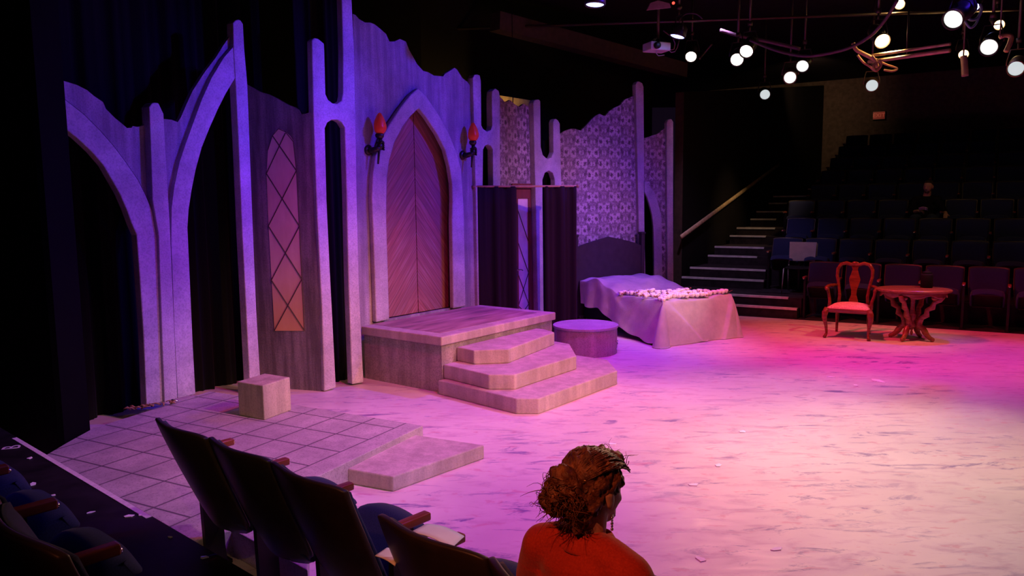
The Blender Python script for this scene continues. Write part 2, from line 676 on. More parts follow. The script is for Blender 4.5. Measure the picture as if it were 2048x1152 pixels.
# ------------------------------------------------------------------ room shell
FAR_E = Vector((.85, -.53, 0)).normalized()      # along the far seat rows
FAR_N = Vector((.53, .85, 0)).normalized()       # up the far bank


def EN(e, c, z=0.0):
    q = FAR_E * e + FAR_N * c
    return Vector((q.x, q.y, z))


def pts2(vs):
    return [(v[0], v[1]) for v in vs]


edge_a, edge_b = OZ(1480, 632), OZ(2040, 668)
ed = (edge_b - edge_a).normalized()
far_l, far_r = edge_a - ed * 9, edge_b + ed * 4
struct('floor', MB().prism([(-6, -1.5), (12, -1.5)] + pts2([far_r, far_l]), -.2, 0), M_FLOOR)
en = Vector((-ed.y, ed.x, 0))
struct('floor_seating', MB().prism(pts2([far_l, far_r, far_r + en * 16, far_l + en * 16]), -.2, .004), M_DARKFLOOR)
CZ = 5.4
struct('ceiling', MB().box(-8, 18, -2, 30, CZ, CZ + .1), M_CEIL)
struct('wall_back', MB().prism(pts2([OZ(-200, 700) + Vector((-3, 0, 0)), Vector((-1.4, 12.6, 0)), Vector((1.6, 15.2, 0)), Vector((3.0, 16.6, 0)), Vector((2.9, 16.8, 0)), Vector((1.5, 15.4, 0)), Vector((-1.5, 12.8, 0)), OZ(-200, 700) + Vector((-3.1, .1, 0))]), 0, CZ), M_BACKWALL)
bw0, bw1 = EN(-8, 25), EN(8, 25)
struct('wall_far', MB().prism(pts2([bw0, bw1, bw1 + FAR_N * .1, bw0 + FAR_N * .1]), 0, CZ), plain('far_brown_wall', (.26, .19, .14), .8, 0, .2))

# black masking wall at the left
A = Vector((-3.53, 5.85, 0))
Bq = Vector((-5.4, 6.75, 0))
struct('wall_left', MB().prism([(A.x, A.y), (A.x + .03, A.y + .32), (Bq.x + .1, Bq.y + .4), (Bq.x, Bq.y)], 0, CZ), plain('dark_masking_wall', (.016, .009, .011), .8, 0, .2))
struct('trim_3', MB().prism([(A.x - .012, A.y - .02), (A.x + .034, A.y - .015), (A.x + .045, A.y + .33), (A.x + .02, A.y + .33)], 0, CZ), plain('black_flat_edge', (.002, .0015, .002), .9, 0, .1))

# ------------------------------------------------------------------ scenery flats
P1 = Plane((-3.326, 6.99), (.266, .44))
TZ = .16


def flat_root(name, label, P, cat='stage flat', z=0.0, group=None):
    return thing(name, label, cat, (P.p0.x, P.p0.y, 0), P.rot, group)


def slab_part(name, P, loops, off, th, mat, root, bev=.008, floor=None):
    """loops in pixels, projected on the plane at front face offset `off` (negative = toward stage)"""
    m = MB()
    LP = [P.LL(l, off) for l in loops]
    if floor is not None:
        LP = [[(p[0], max(p[1], floor)) for p in l] for l in LP]
    m.slab(LP, off, off + th)
    o = obj(name, m, mat, root)
    if bev:
        bevel(o, bev, 2, 50)
    return o


r = flat_root('arch_flat', 'grey gothic arch flat with two pointed openings at far left', P1)
inner_l = [(77, 226), (84, 229.6), (120, 249.6), (153.8, 275.6), (183.7, 303.5), (207.7, 331.5), (223.6, 359.4), (239.6, 387.4), (253.6, 419.3), (263.6, 447), (273.6, 470), (279.6, 550), (287.5, 669.6), (293.5, 816)]
outer_l = [(77, 167.5), (82, 170), (100, 178), (132, 200), (168, 228), (200, 260), (228, 292), (252, 324), (276, 359), (292, 391), (305.5, 423), (311.5, 460), (315.5, 480), (319.5, 550), (324.3, 669.6), (329.5, 806)]
outer_r = [(466.5, 93.8), (447.3, 115.8), (423.3, 155.8), (403.4, 199.7), (387.4, 243.6), (371.4, 287.5), (359.4, 323.5), (349, 371.4), (343.5, 415.3), (342.5, 482), (349.4, 669.6), (356, 798)]
inner_r = [(469.5, 157), (451.3, 187.7), (435.3, 219.6), (419.3, 255.6), (403.4, 295.5), (391.4, 339.5), (383.4, 379.4), (377.4, 419.3), (375, 455), (379.4, 550), (385.4, 685.6), (391, 789)]
top_l = [(77, 140), (82, 142), (94, 148), (128, 162), (154, 170), (174, 180), (188, 192), (206, 204), (212, 218), (230, 236), (240, 244), (254, 256), (263, 255.6), (266, 252), (275.5, 254), (287, 251), (300, 243)]
top_r = [(329.5, 238), (343.5, 239.6), (355.4, 244.4), (361.4, 235.6), (373.4, 207.7), (385.4, 181.7), (399.4, 159.7), (411.3, 141.8), (431.3, 115.8), (447.3, 89.9), (463.3, 67.9), (470, 62)]
slab_part('web_panel', P1, [top_l + [(315, 240)] + top_r + [(470, 95)] + outer_r + outer_l[::-1]], 0, .05, M_WALLSTONE, r, 0, TZ)
slab_part('arch_rib', P1, [outer_l + inner_l[::-1]], -.05, .09, M_STONE, r, .01, TZ)
slab_part('arch_rib', P1, [outer_r + inner_r[::-1] + [(470, 157), (470, 94)]], -.05, .09, M_STONE, r, .01, TZ)
slab_part('pier', P1, [[(298.7, 213.6), (304, 207), (309.5, 205), (317.5, 206.5), (327.5, 227.6), (331, 300), (339.5, 439), (341.5, 482), (349.4, 669.6), (355.4, 797), (329.5, 805), (324.3, 669.6), (317.5, 470), (305.5, 400)]], -.085, .12, M_STONE, r, .01, TZ)
slab_part('pier', P1, [[(466.5, 46), (471, 41), (477.2, 39), (482, 41), (486.4, 48), (489.2, 99.8), (495.2, 167.7), (506.4, 460), (513, 620), (523, 790), (500.5, 795), (499.2, 749.5), (493.2, 629.7), (485.2, 470), (477.2, 279.6), (471.2, 159.7), (467.5, 100)]], -.06, .10, M_STONE, r, .01)


def drape(name, label, cat, p0, p1, z0, z1, folds, amp, mat, group=None, seed=1, as_part=None):
    p0, p1 = Vector(p0), Vector(p1)
    d = (p1 - p0)
    ln = d.length
    dn = d.normalized()
    nn = Vector((-dn.y, dn.x, 0))
    rnd = random.Random(seed)
    ph = [rnd.uniform(0, 6) for _ in range(6)]

    def f(u, v):
        a = amp * (math.sin(u * folds * 2 * PI + ph[0]) + .45 * math.sin(u * folds * 3.7 * PI + ph[1]) + .3 * math.sin(u * folds * 1.3 * PI + ph[2] + v * 1.5))
        a += amp * .22 * math.sin(u * folds * 9.3 * PI + ph[3] + 1.2 * math.sin(v * 3 + ph[4])) + amp * .3 * math.sin(u * folds * 5.1 * PI + ph[5])
        a *= .55 + .45 * (1 - v)
        q = Vector((dn.x, dn.y, 0)) * (u * ln) + nn * a
        return Vector((q.x, q.y, z0 + (z1 - z0) * v))
    m = MB().smooth()
    m.sheet(max(24, int(folds * 12)), 8, f, nn * .012)
    o = obj(name, m, mat, as_part)
    if not as_part:
        o.location = (p0.x, p0.y, 0)
        tag(o, label, cat, group)
    return o


drape('masking_curtain', 'black floor length masking curtain behind the left gothic arches', 'curtain', P1.p0 - P1.d * 2.6 + P1.n * .55, P1.p0 + P1.d * 1.95 + P1.n * .55, .0, 4.6, 17, .035, M_VELOUR, seed=3)

# window flat
WP = Plane(OZ(648, 783), OZ(648, 783) - OZ(588, 778.5))
r = flat_root('window_flat', 'grey weathered flat painted with a tall amber diamond-paned window', WP)
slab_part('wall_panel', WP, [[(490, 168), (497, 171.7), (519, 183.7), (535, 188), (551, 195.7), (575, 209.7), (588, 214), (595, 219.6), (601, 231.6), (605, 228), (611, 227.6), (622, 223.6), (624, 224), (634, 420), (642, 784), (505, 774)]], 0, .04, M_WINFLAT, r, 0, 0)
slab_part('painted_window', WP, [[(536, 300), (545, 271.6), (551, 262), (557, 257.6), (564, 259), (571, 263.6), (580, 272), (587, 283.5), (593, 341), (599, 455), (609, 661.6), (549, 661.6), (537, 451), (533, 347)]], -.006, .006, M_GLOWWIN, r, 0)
lead = MB()
for a, b in [((571, 266), (533, 347)), ((545, 271), (593, 341)), ((533, 347), (599, 452)), ((593, 341), (537, 452)), ((537, 452), (604, 558)), ((599, 452), (543, 560)), ((543, 560), (609, 661)), ((604, 558), (549, 661))]:
    p, q = WP.L(*a, -.006), WP.L(*b, -.006)
    lead.tube([(p[0], -.007, p[1]), (q[0], -.007, q[1])], .006, 5)
ring = [(536, 300), (545, 271.6), (557, 257.6), (571, 263.6), (587, 283.5), (593, 341), (599, 455), (609, 661.6)]
lead.tube([(WP.L(*p, -.006)[0], -.007, WP.L(*p, -.006)[1]) for p in ring], .004, 5)
obj('lead_lattice', lead, M_LEAD, r)

# tracery columns (pairs of posts tied by a pierced bridge)
HP = Plane(OZ(649, 781), OZ(726, 765) - OZ(649, 781))


def tracery(name, label, P, outer, holes, off=-.06, th=.10):
    m = MB()
    m.slab([[(p[0], max(p[1], 0)) for p in P.LL(l, off)] for l in [outer] + holes], off, off + th)
    o = obj(name, m, M_STONE, None)
    o.location = (P.p0.x, P.p0.y, 0)
    o.rotation_euler = (0, 0, P.rot)
    bevel(o, .012, 2, 50)
    return tag(o, label, 'stage flat', 'paired tracery columns')


o = tracery('tracery_column', 'tallest grey tracery column pair, between the diamond window and the big door', HP,
        [(623.6, 80), (629.5, 75.7), (638, 78), (648.6, 86.8), (649.3, 104), (651.4, 187.5), (657, 199.7), (666, 206.6), (674.7, 207.3), (683.3, 201.4), (686, 187.5), (686, 104), (683.3, 0), (681, -70), (688, -78), (700, -70), (704, 0), (708.7, 104), (714, 400), (718, 560), (727, 765), (704.6, 769), (697.8, 579.6), (695.8, 500), (693.8, 400), (689.6, 255), (683.3, 244.8), (674.7, 239.6), (664, 239.6), (655.6, 244.8), (650.3, 257), (653.8, 400), (654.7, 420), (659.9, 539.7), (671.9, 776), (649, 783), (644, 619.5), (634, 420), (627, 230)], [])
# dark drape behind the column
drape('masking_curtain', 'black curtain strip behind the tallest tracery column', 'curtain', HP.p0 - HP.d * .05 + HP.n * .25, HP.p0 + HP.d * .62 + HP.n * .25, 0, 4.6, 4, .02, M_VELOUR, seed=5)

# door wall
DP = Plane(Vector((-1.783, 8.61, 0)), (.608, .794))
r = flat_root('door_flat', 'tall plaster-painted flat with ragged top and pointed-arch double door', DP)
door_in = [(837.8, 217), (853.5, 236), (874, 267.4), (890, 298.6), (899, 333), (904.5, 368), (905.6, 400), (904.5, 440), (907.4, 616)]
door_inl = [(778.4, 640), (772.5, 440), (773, 400), (774.3, 354), (778.8, 319.4), (789, 284.7), (804.9, 253.5), (822, 231)]
front = [(706, 28), (711, 30), (718, 38), (730, 45), (740, 45), (749.3, 48.6), (759.7, 57), (772, 67.7), (778.8, 83), (789, 83), (799.7, 78), (811.8, 83), (818.8, 100.7), (825.7, 112.8), (834.4, 128.5), (846.5, 142), (856, 144), (867.4, 151), (886.5, 152.8), (890, 147.6), (902, 140.6), (909, 135.4), (914, 139), (924.7, 156), (935, 164), (942, 173.6), (952, 184)]
lp = DP.LL(front)
hole = DP.LL(door_in + door_inl)
x1 = DP.L(962, 400)[0]
x0 = DP.L(706, 400)[0]
z_door = .605
hole = [(p[0], max(p[1], z_door)) for p in hole]
m = MB()
i0 = len(door_in) - 1
# outline runs down to the floor on both sides, door opening is a notch closed at platform level by a sill
m.slab([lp + [(x1, 0), (x0, 0)], hole], 0, .05)
obj('wall_panel', m, M_WALLSTONE, r)
arch_o = [(836.8, 176.4), (853.5, 192.7), (877.8, 229), (898.6, 267.4), (912.5, 302), (923, 340), (927, 400), (928, 430), (931, 613.5), (907.4, 620)] + door_in[::-1][1:] + door_inl[::-1] + [(752.9, 650), (746.9, 459.8), (744, 400), (745.8, 350.7), (751, 312.5), (763, 277.8), (780.5, 246.5), (801.4, 215), (822, 189)]
fo = -.07
lp2 = [(p[0], max(p[1], z_door)) for p in DP.LL(arch_o, fo)]
m = MB()
m.slab([lp2], fo, 0)
bevel(obj('arch_surround', m, M_STONE, r), .015, 2, 50)
# door leaves set back in the opening
back = .10
full = DP.LL([(837.8, 200), (853.5, 222), (880, 262), (897, 298), (906, 333), (912, 368), (914, 400), (914, 620)], back)
cxl = DP.L(831.5, 420, back)[0]
dr_r = [(p[0], max(p[1], z_door)) for p in full]
fl = DP.LL([(766, 645), (764, 440), (764, 400), (766, 350), (771, 315), (783, 278), (800, 243), (818, 222), (832, 205)], back)
dr_l = [(p[0], max(p[1], z_door)) for p in fl]
for nm, pl in (('R', [(cxl + .006, z_door), (cxl + .006, dr_r[0][1])] + [(p[0] - 0, p[1]) for p in dr_r[1:]]), ('L', dr_l[:-1] + [(cxl - .006, dr_r[0][1]), (cxl - .006, z_door)])):
    m = MB()
    m.slab([[(p[0] - cxl, p[1]) for p in pl]], back, back + .04)
    o = obj('door_leaf', m, M_DOOR, r, loc=(cxl, 0, 0))
m = MB()
m.box(dr_l[0][0] - .05, dr_r[-1][0] + .05, back + .045, back + .06, z_door, 3.4)
obj('backing_board', m, M_BLACK, r)


def sconce(px, py_flame, label):
    """hand holding a torch; origin on the wall"""
    s, zf = DP.L(px, py_flame, -.12)
    wp = DP.p0 + DP.d * s
    t = thing('torch_sconce', label, 'wall sconce', (wp.x, wp.y, zf - .30), DP.rot, 'torch sconces on the door wall')
    m = MB().smooth()
    m.lathe([(0, -.01), (.055, -.01), (.06, .01), (.05, .022), (.035, .03), (0, .03)], 20, Matrix.Translation((-.06, .0, -.03)) @ look((0, -1, 0)))
    m.tube([(-.06, -.01, -.03), (-.055, -.07, -.035), (-.03, -.12, -.02), (.0, -.13, .0)], [.035, .034, .03, .028], 12)
    obj('wrist_bracket', m, M_IRON, t)
    m = MB().smooth()
    m.ball((.0, -.13, .01), (.036, .034, .045), 12, 8)
    for k in range(4):
        zz = -.028 + k * .024
        pts = []
        for j in range(7):
            a = -2.6 + j * .62
            pts.append((.012 + .034 * math.sin(a + PI), -.13 - .036 * math.cos(a + PI), zz + .01 * math.sin(j * .5)))
        m.tube(pts, .012, 8)
    m.tube([(-.02, -.155, .045), (.005, -.168, .06), (.03, -.158, .06)], [.014, .012, .009], 8)
    obj('fist', m, M_IRON, t)
    m = MB().smooth()
    m.tube([(-.035, -.13, -.19), (-.02, -.13, -.08), (.0, -.13, .03), (.012, -.13, .10)], [.010, .014, .019, .024], 10)
    m.lathe([(.024, .09), (.045, .11), (.05, .135), (.042, .15), (0, .15)], 16, Matrix.Translation((.0, -.13, 0)))
    obj('torch_handle', m, M_IRON, t)
    n = N('red_flame_lamp', .35, .4)
    n.color((.75, .05, .02))
    n.emit((1, .05, .015), .06)
    m = MB().smooth()
    prof = [(.03, .145), (.058, .17), (.072, .205), (.070, .24), (.056, .29), (.036, .335), (.016, .37), (0, .385)]
    m.lathe(prof, 18, Matrix.Translation((.008, -.13, 0)))
    for v in m.bm.verts:
        k = max(0, v.co.z - .15)
        a = math.atan2(v.co.y + .13, v.co.x)
        v.co.x += .10 * k * k + .006 * math.sin(a * 4 + v.co.z * 20)
        v.co.y += .006 * math.cos(a * 3 + v.co.z * 16)
    obj('flame_bulb', m, n.m, t)
    return t


sconce(757, 240, 'red flame torch sconce left of the big arched door')
sconce(944, 258, 'red flame torch sconce right of the big arched door')

# second tracery column, on the same wall line
o = tracery('tracery_column', 'grey tracery column pair right of the right torch, left of the curtains', DP,
        [(946, 156), (949.5, 149.5), (955, 149), (960, 151), (961.8, 161), (962.6, 249.8), (966.5, 257.6), (974, 263), (982, 260), (984.7, 252), (984, 195), (985, 182), (991, 177), (998, 182), (1000, 192.5), (1001, 369.6), (1004, 640), (990, 640), (986.8, 371), (986, 299), (982, 292), (976, 289), (970, 292), (966.5, 299), (965.7, 371), (972, 640), (956, 640), (952, 400)], [], -.05, .10)
# damask wall behind the curtains with the leaded door
SP = Plane(DP.p0 + DP.n * .06, DP.d)
r = flat_root('damask_flat', 'narrow damask-patterned flat above the curtained red door', SP, group='damask wall flats')
topd = [(996, 192), (1001.6, 195), (1010.7, 205.5), (1020, 200), (1029, 208), (1039, 214), (1047, 208), (1057.6, 213), (1066.7, 210.7), (1076, 212)]
lp = SP.LL(topd)
xa, xb = lp[0][0], lp[-1][0]
dxa, dxb = SP.L(1026, 450)[0], SP.L(1071, 450)[0]
dzt = SP.L(1050, 377)[1]
m = MB()
m.slab([lp + [(xb, 0), (dxb, 0), (dxb, dzt), (dxa, dzt), (dxa, 0), (xa, 0)]], 0, .04)
obj('wall_panel', m, M_DAMASK, r)
drape('masking_curtain', 'black curtain behind the tracery columns either side of the red door', 'curtain', DP.at(958) + DP.n * .35, DP.at(1140) + DP.n * .35, 0, 2.9, 9, .02, M_VELOUR, seed=15)
# the door in it
sp0 = SP.p0 + SP.d * dxa
r = thing('panelled_door', 'narrow red wooden door with tall diamond-leaded pane behind curtains', 'door', (sp0.x, sp0.y, 0), SP.rot)
W = dxb - dxa
m = MB()
wl, wr = SP.L(1037, 450)[0] - dxa, SP.L(1058, 450)[0] - dxa
wzt = SP.L(1050, 397)[1]
m.slab([[(.01, .01), (W - .01, .01), (W - .01, dzt - .01), (.01, dzt - .01)], [(wl, .25), (wr, .25), (wr, wzt), (wl, wzt)]], 0, .045)
bevel(obj('door_frame', m, M_REDDOOR, r), .008)
m = MB().box(wl, wr, .02, .03, .25, wzt)
obj('pane', m, M_GLASSPAPER, r)
lead = MB()
hh = .47
zz = wzt - .15
for k in range(4):
    lead.tube([(wl, .016, zz - k * hh), (wr, .016, max(.26, zz - k * hh - hh))], .006, 5)
    if k > 1:
        lead.tube([(wr, .016, zz - k * hh), (wl, .016, max(.26, zz - k * hh - hh))], .006, 5)
obj('lead_lattice', lead, M_LEAD, r)
m = MB().smooth()
hx, hz = SP.L(1036, 540, -.03)
hx -= dxa
m.tube([(hx, .0, hz), (hx, -.05, hz)], .010, 8)
m.tube([(hx - .01, -.05, hz + .005), (hx + .05, -.05, hz), (hx + .09, -.048, hz - .012)], [.011, .010, .008], 8)
m.box(hx - .018, hx + .018, -.008, .001, hz - .09, hz + .05)
obj('lever_handle', m, M_CHROME, r, 'chrome lever handle')
m = MB().box(-.04, W + .04, -.03, .0, dzt, dzt + .07)
bevel(obj('lintel', m, M_REDDOOR, r), .008)

o = tracery('tracery_column', 'grey tracery column pair behind the right curtain, left of the bed wall', DP,
        [(1067, 206), (1069, 201), (1073, 199), (1078, 199), (1081, 201.6), (1082, 294), (1086, 309.7), (1095, 318), (1103, 315), (1107.6, 304.5), (1107, 244.6), (1109, 239), (1112.5, 237.5), (1116, 240), (1120, 247), (1123, 368), (1127, 660), (1113, 660), (1110, 359), (1106, 346), (1098, 341.5), (1090, 346), (1085.5, 359), (1085.5, 400), (1088, 660), (1077, 660), (1071, 370)], [], -.03, .09)

# curtain frame
ca, cb = OD(953, 373, 10.19), OD(1151, 371.5, 10.78)
cd = (cb - ca)
r = thing('curtain_rod', 'pale wooden curtain rod carrying two dark drapes', 'curtain rod', (ca.x, ca.y, ca.z), math.atan2(cd.y, cd.x))
m = MB().smooth()
m.tube([(-.03, 0, 0), (cd.length + .02, 0, 0)], .014, 10)
obj('pole', m, plain('rod_wood', (.45, .26, .18), .5), r)
m = MB().smooth()
M_FIN = plain('rod_wood_end', (.25, .14, .10), .5)
for sx in (-.04, cd.length + .03):
    obj('finial', MB().smooth().ball((sx, 0, 0), .024), M_FIN, r)
for sx in (.02, cd.length - .02):
    m = MB().smooth()
    m.tube([(sx, 0, 0), (sx, .05, 0), (sx, .05, -ca.z + .02)], .013, 8)
    m.lathe([(.09, 0), (.09, .012), (.02, .02), (0, .02)], 16, Matrix.Translation((sx, .05, -ca.z + .001)))
    obj('stand', m, M_BLACKMETAL, r)


def cpt(px):
    u = (px - 953) / (1151 - 953)
    q = ca + cd * u
    return (q.x, q.y, 0)


zt = ca.z - .0
drape('stage_drape', 'dark plum drape on the rod left of the narrow red door', 'curtain', cpt(953), cpt(1031), .02, zt, 2.6, .034, M_DRAPE, 'drapes on the wooden rod', 11)
drape('stage_drape', 'dark plum drape on the rod between the red door and the bed', 'curtain', cpt(1086), cpt(1152), .02, zt, 2.3, .034, M_DRAPE, 'drapes on the wooden rod', 12)

# bed wall
BP = Plane((.75, 12.10), (.87, .493))
r = flat_root('damask_flat', 'wide damask-patterned flat with stepped ragged top behind the bed', BP, group='damask wall flats')
topd = [(1112, 268), (1121, 267), (1133, 260), (1146, 257), (1155, 259), (1162, 261.5), (1167, 256), (1172, 251), (1185, 237), (1192, 231), (1199.5, 227.7), (1206, 231), (1211, 231.6), (1219, 222), (1230, 215), (1240, 211), (1250, 199), (1260, 195), (1271, 190), (1280, 186)]
lp = BP.LL(topd)
m = MB()
m.slab([lp + [(lp[-1][0], 0), (lp[0][0], 0)]], 0, .04)
obj('wall_panel', m, M_DAMASK, r)
slab_part('post', BP, [[(1271.7, 169), (1274, 164), (1277, 162.5), (1281, 164), (1285, 166.5), (1287.5, 174), (1288.5, 300), (1289, 429.5), (1292, 660), (1282, 660), (1276, 373)]], -.06, .10, M_STONE, r, .01, 0)
# last flat
q = BP.at(1290)
EP = Plane(q, (.95, .31))
r = flat_root('damask_flat', 'small damask-patterned flat with half arch, right of the bed wall', EP, group='damask wall flats')
topd = [(1286, 277), (1289, 276), (1300, 273), (1308, 270), (1315, 268), (1322, 262), (1328, 257.6), (1336, 254)]
arch_in = [(1289, 384), (1294, 394), (1298, 406), (1302, 420), (1304.6, 432), (1307, 455.5), (1308, 500), (1309, 650)]
lp = EP.LL(topd)
m = MB()
m.slab([lp + [EP.L(1338, 400), (EP.L(1340, 500)[0], 0), (EP.L(1309, 600)[0], 0)] + EP.LL(arch_in)[::-1][1:] + [EP.L(1286, 380)]], 0, .04)
obj('wall_panel', m, M_DAMASK, r)
arch_out = [(1289, 362), (1298, 370), (1309.5, 386), (1315, 402), (1318, 412.6), (1321, 426), (1323, 439), (1324, 500), (1326, 650)]
slab_part('arch_rib', EP, [arch_in[:] + arch_out[::-1]], -.03, .05, M_STONE, r, .006, 0)
slab_part('post', EP, [[(1333.6, 246), (1336, 240), (1340, 238), (1344, 239), (1346.7, 244), (1346.5, 400), (1347, 650), (1335, 650), (1334, 400)]], -.05, .09, M_STONE, r, .008, 0)
drape('masking_curtain', 'black curtain strip seen through the half arch beside the bed', 'curtain', EP.p0 - EP.d * .4 + EP.n * .3, EP.p0 + EP.d * .5 + EP.n * .3, 0, 2.3, 5, .02, M_VELOUR, seed=8)

# ------------------------------------------------------------------ platform, steps, drum
u = Vector((.608, .794, 0))
Bc = Vector((-.731, 7.81, 0))
v = Vector((-.794, .608, 0))
PA = thing('stage_platform', 'grey stone-painted platform with plank top in front of the arched door', 'platform', (Bc.x, Bc.y, 0), math.atan2(u.y, u.x))
LX, LY = 2.09, 1.22
m = MB().box(.035, LX - .035, .035, LY - .005, 0, .505)
obj('base', m, stone('platform_side', (.34, .30, .30), (.50, .44, .42), .5, .4), PA)
m = MB().slab([[(0, .505), (LX, .505), (LX, .60), (0, .60)]], 0, LY)
bevel(obj('slab', m, M_STEP, PA), .012)
m = MB().box(.17, LX - .17, .17, LY - .002, .599, .603)
obj('plank_top', m, M_DECK, PA)


def zpoly(pts, z):
    return [OZ(1 * a, b, z) for a, b in pts]


def Z4(x, y):
    return (600 + x / 2.505, 380 + y / 2.505)


ST = thing('step_unit', 'three grey chamfered stone steps leading up to the door platform', 'steps', (Bc.x, Bc.y, 0), math.atan2(u.y, u.x))
IR = Matrix.Rotation(-math.atan2(u.y, u.x), 4, 'Z')


def step(pts, z0, z1):
    w = [IR @ (p - Vector((Bc.x, Bc.y, 0))) for p in zpoly([Z4(*p) for p in pts], z1)]
    w = [(p.x, p.y) for p in w]
    # close back against the platform face
    w = [(p[0], min(p[1], .03)) for p in w]
    xl, xr = w[0][0], w[-1][0]
    poly = w + [(max(xr, w[-2][0] - .12), .03), (xl, .03)]
    m = MB().prism(poly, z0, z1)
    o = obj('step', m, M_STEP, ST)
    bevel(o, .012, 3, 30)
    return w


step([(718, 958), (1083, 1045), (1195, 1045), (1590, 905), (1540, 850), (1395, 828)], 0, .15)
step([(752, 880), (945, 925), (1075, 925), (1385, 830), (1350, 770), (1275, 757)], .15, .30)
step([(805, 790), (870, 803), (1045, 797), (1275, 712), (1225, 697)], .30, .45)

dc = (.955, 9.95, 0)
DR = thing('round_plinth', 'low round stone-painted drum between the platform and the bed', 'plinth', dc, 0)
m = MB().lathe([(0, 0), (.41, 0), (.41, .335), (0, .335)], 64)
for f in m.bm.faces:
    f.smooth = True
obj('drum', m, stone('drum_side', (.40, .33, .33), (.58, .48, .48), .3, .3), DR)
m = MB().lathe([(.41, .335), (.425, .335), (.425, .365), (0, .365)], 64)
bevel(obj('top', m, stone('drum_top', (.44, .40, .46), (.58, .54, .60), .1, .2), DR), .005)
m = MB().smooth()
a = math.radians(-25)
hx, hy = .415 * math.cos(a), .415 * math.sin(a)
m.tube([(hx, hy, .17), (hx + .015, hy - .01, .15), (hx + .012, hy - .01, .09), (hx, hy, .06)], .008, 8)
m.ball((hx + .01, hy - .008, .17), .016)
obj('latch', m, M_CHROME, DR, 'small metal latch')

# ------------------------------------------------------------------ tile platform, cube, small step
AX = Vector((.473, .881, 0)).normalized()
TB = OZ(846, 851, TZ)
rowr, rown = Vector((.745, -.667, 0)).normalized(), Vector((.667, .745, 0)).normalized()
c1 = Vector((-1.683, 3.642, 0))
E0, E1 = OZ(35, 875, .3), OZ(305, 1033, .3)
ef = (E1 - E0).normalized()
poly = [OZ(420.5, 782, TZ), TB, OZ(620, 960, TZ), c1 + rown * .46 + rowr * .45, c1 + rown * .46 - rowr * .30]
enx = Vector((-ef.y, ef.x, 0))
t5 = E1 + ef * ((poly[-1] - E1).dot(ef)) + enx * .01
poly += [t5, E0 + enx * .01 + ef * .25, A + Vector((.06, -.02, 0)), A + Vector((.06, .34, 0))]
TA = math.atan2(AX.y, AX.x)
# local: x along -descending, origin at front right corner TB ; x axis = AX rotated so -x goes back-left
TP_rot = TA - PI / 2            # local y along AX, local x along (0.881,-0.473)
ir = Matrix.Rotation(-TP_rot, 4, 'Z')
m = MB().prism([((ir @ (Vector((p.x, p.y, 0)) - Vector((TB.x, TB.y, 0)))).x, (ir @ (Vector((p.x, p.y, 0)) - Vector((TB.x, TB.y, 0)))).y) for p in poly], 0, TZ)
TPt = thing('tiled_platform', 'low platform painted as grey stone tiles below the left arches', 'platform', (TB.x, TB.y, 0), TP_rot)
o = obj('tiled_deck', m, M_TILE, TPt)
bevel(o, .006)

cb_f, cb_l, cb_r = OZ(529, 840.5, TZ), OZ(478, 830.5, TZ), OZ(583, 820.5, TZ)
q = cb_l + cb_r - cb_f
CU_ = thing('stone_cube', 'small stone-painted cube standing on the tiled platform', 'cube', (cb_f.x, cb_f.y, TZ), 0)
m = MB().prism([(p.x - cb_f.x, p.y - cb_f.y) for p in (cb_f, cb_r, q, cb_l)], .0, .30)
obj('block', m, M_CUBE, CU_)
bevel(CU_.children[0], .008)
st = zpoly([(694.4, 937), (785.7, 953), (968.5, 889.8), (829.4, 869.3)], .11)
m = MB().prism([(p.x - st[0].x, p.y - st[0].y) for p in st], 0, .11)
o = obj('low_step', m, M_STEP, None, loc=(st[0].x, st[0].y, 0))
bevel(o, .010)
tag(o, 'single low stone step beside the front corner of the tiled platform', 'step')

# twigs / chain at the foot of the arch
m = MB().smooth()
rnd = random.Random(4)
b0, b1 = OZ(262, 819, TZ), OZ(350, 806, TZ)
for k in range(26):
    t = rnd.random()
    p = b0.lerp(b1, t) + Vector((rnd.uniform(-.04, .04), rnd.uniform(-.08, .0), .012))
    a = rnd.uniform(0, 6.3)
    d = Vector((math.cos(a), math.sin(a) * .4, rnd.uniform(0, .2))) * rnd.uniform(.04, .12)
    m.tube([p, p + d * .5 + Vector((0, 0, .012)), p + d], [.007, .006, .003], 5)
o = obj('dry_leaves', m, M_TWIG, None)
tag(o, 'scatter of dry leaves and twigs at the foot of the left arch pier', 'leaves', kind='stuff')
m = MB().smooth()
p = OZ(345, 807, TZ)
m.tube([(-.03, 0, .02), (.0, .01, .03), (.05, .0, .022)], [.010, .016, .008], 8)
o = obj('metal_buckle', m, M_CHROME, None, loc=p)
tag(o, 'shiny metal scrap among the dry leaves by the arch pier', 'scrap')

# ------------------------------------------------------------------ bed
Fl = Vector((2.05, 10.35, 0))
br, bb = Vector((.87, .493, 0)), Vector((-.493, .87, 0))
BW, BL, BH = 1.25, 2.0, .595
BED = thing('bed', 'low bed with dark headboard under a grey cover at the stage back', 'bed', (Fl.x, Fl.y, 0), math.atan2(br.y, br.x))
m = MB().box(.06, BW - .06, .08, BL - .02, .12, .38)
bevel(obj('bed_base', m, M_BLACK, BED), .02)
for lx, ly in ((.10, .15), (BW - .10, .15), (.10, BL - .15), (BW - .10, BL - .15)):
    obj('leg', MB().box(lx - .035, lx + .035, ly - .035, ly + .035, 0, .12), M_BLACK, BED)
m = MB().box(.03, BW - .03, .05, BL - .03, .38, .56)
bevel(obj('mattress', m, plain('mattress_cloth', (.3, .27, .28), .9), BED), .05, 3)
hz = BP
m = MB()
prof = [(-.06, .15), (BW - .02, .15), (BW - .02, 1.22)]
for k in range(13):
    t = k / 12
    x = BW - .02 - t * (BW + .04)
    prof.append((x, 1.22 + .16 * (1 - abs(2 * t - 1)) ** .75))
prof.append((-.06, 1.22))
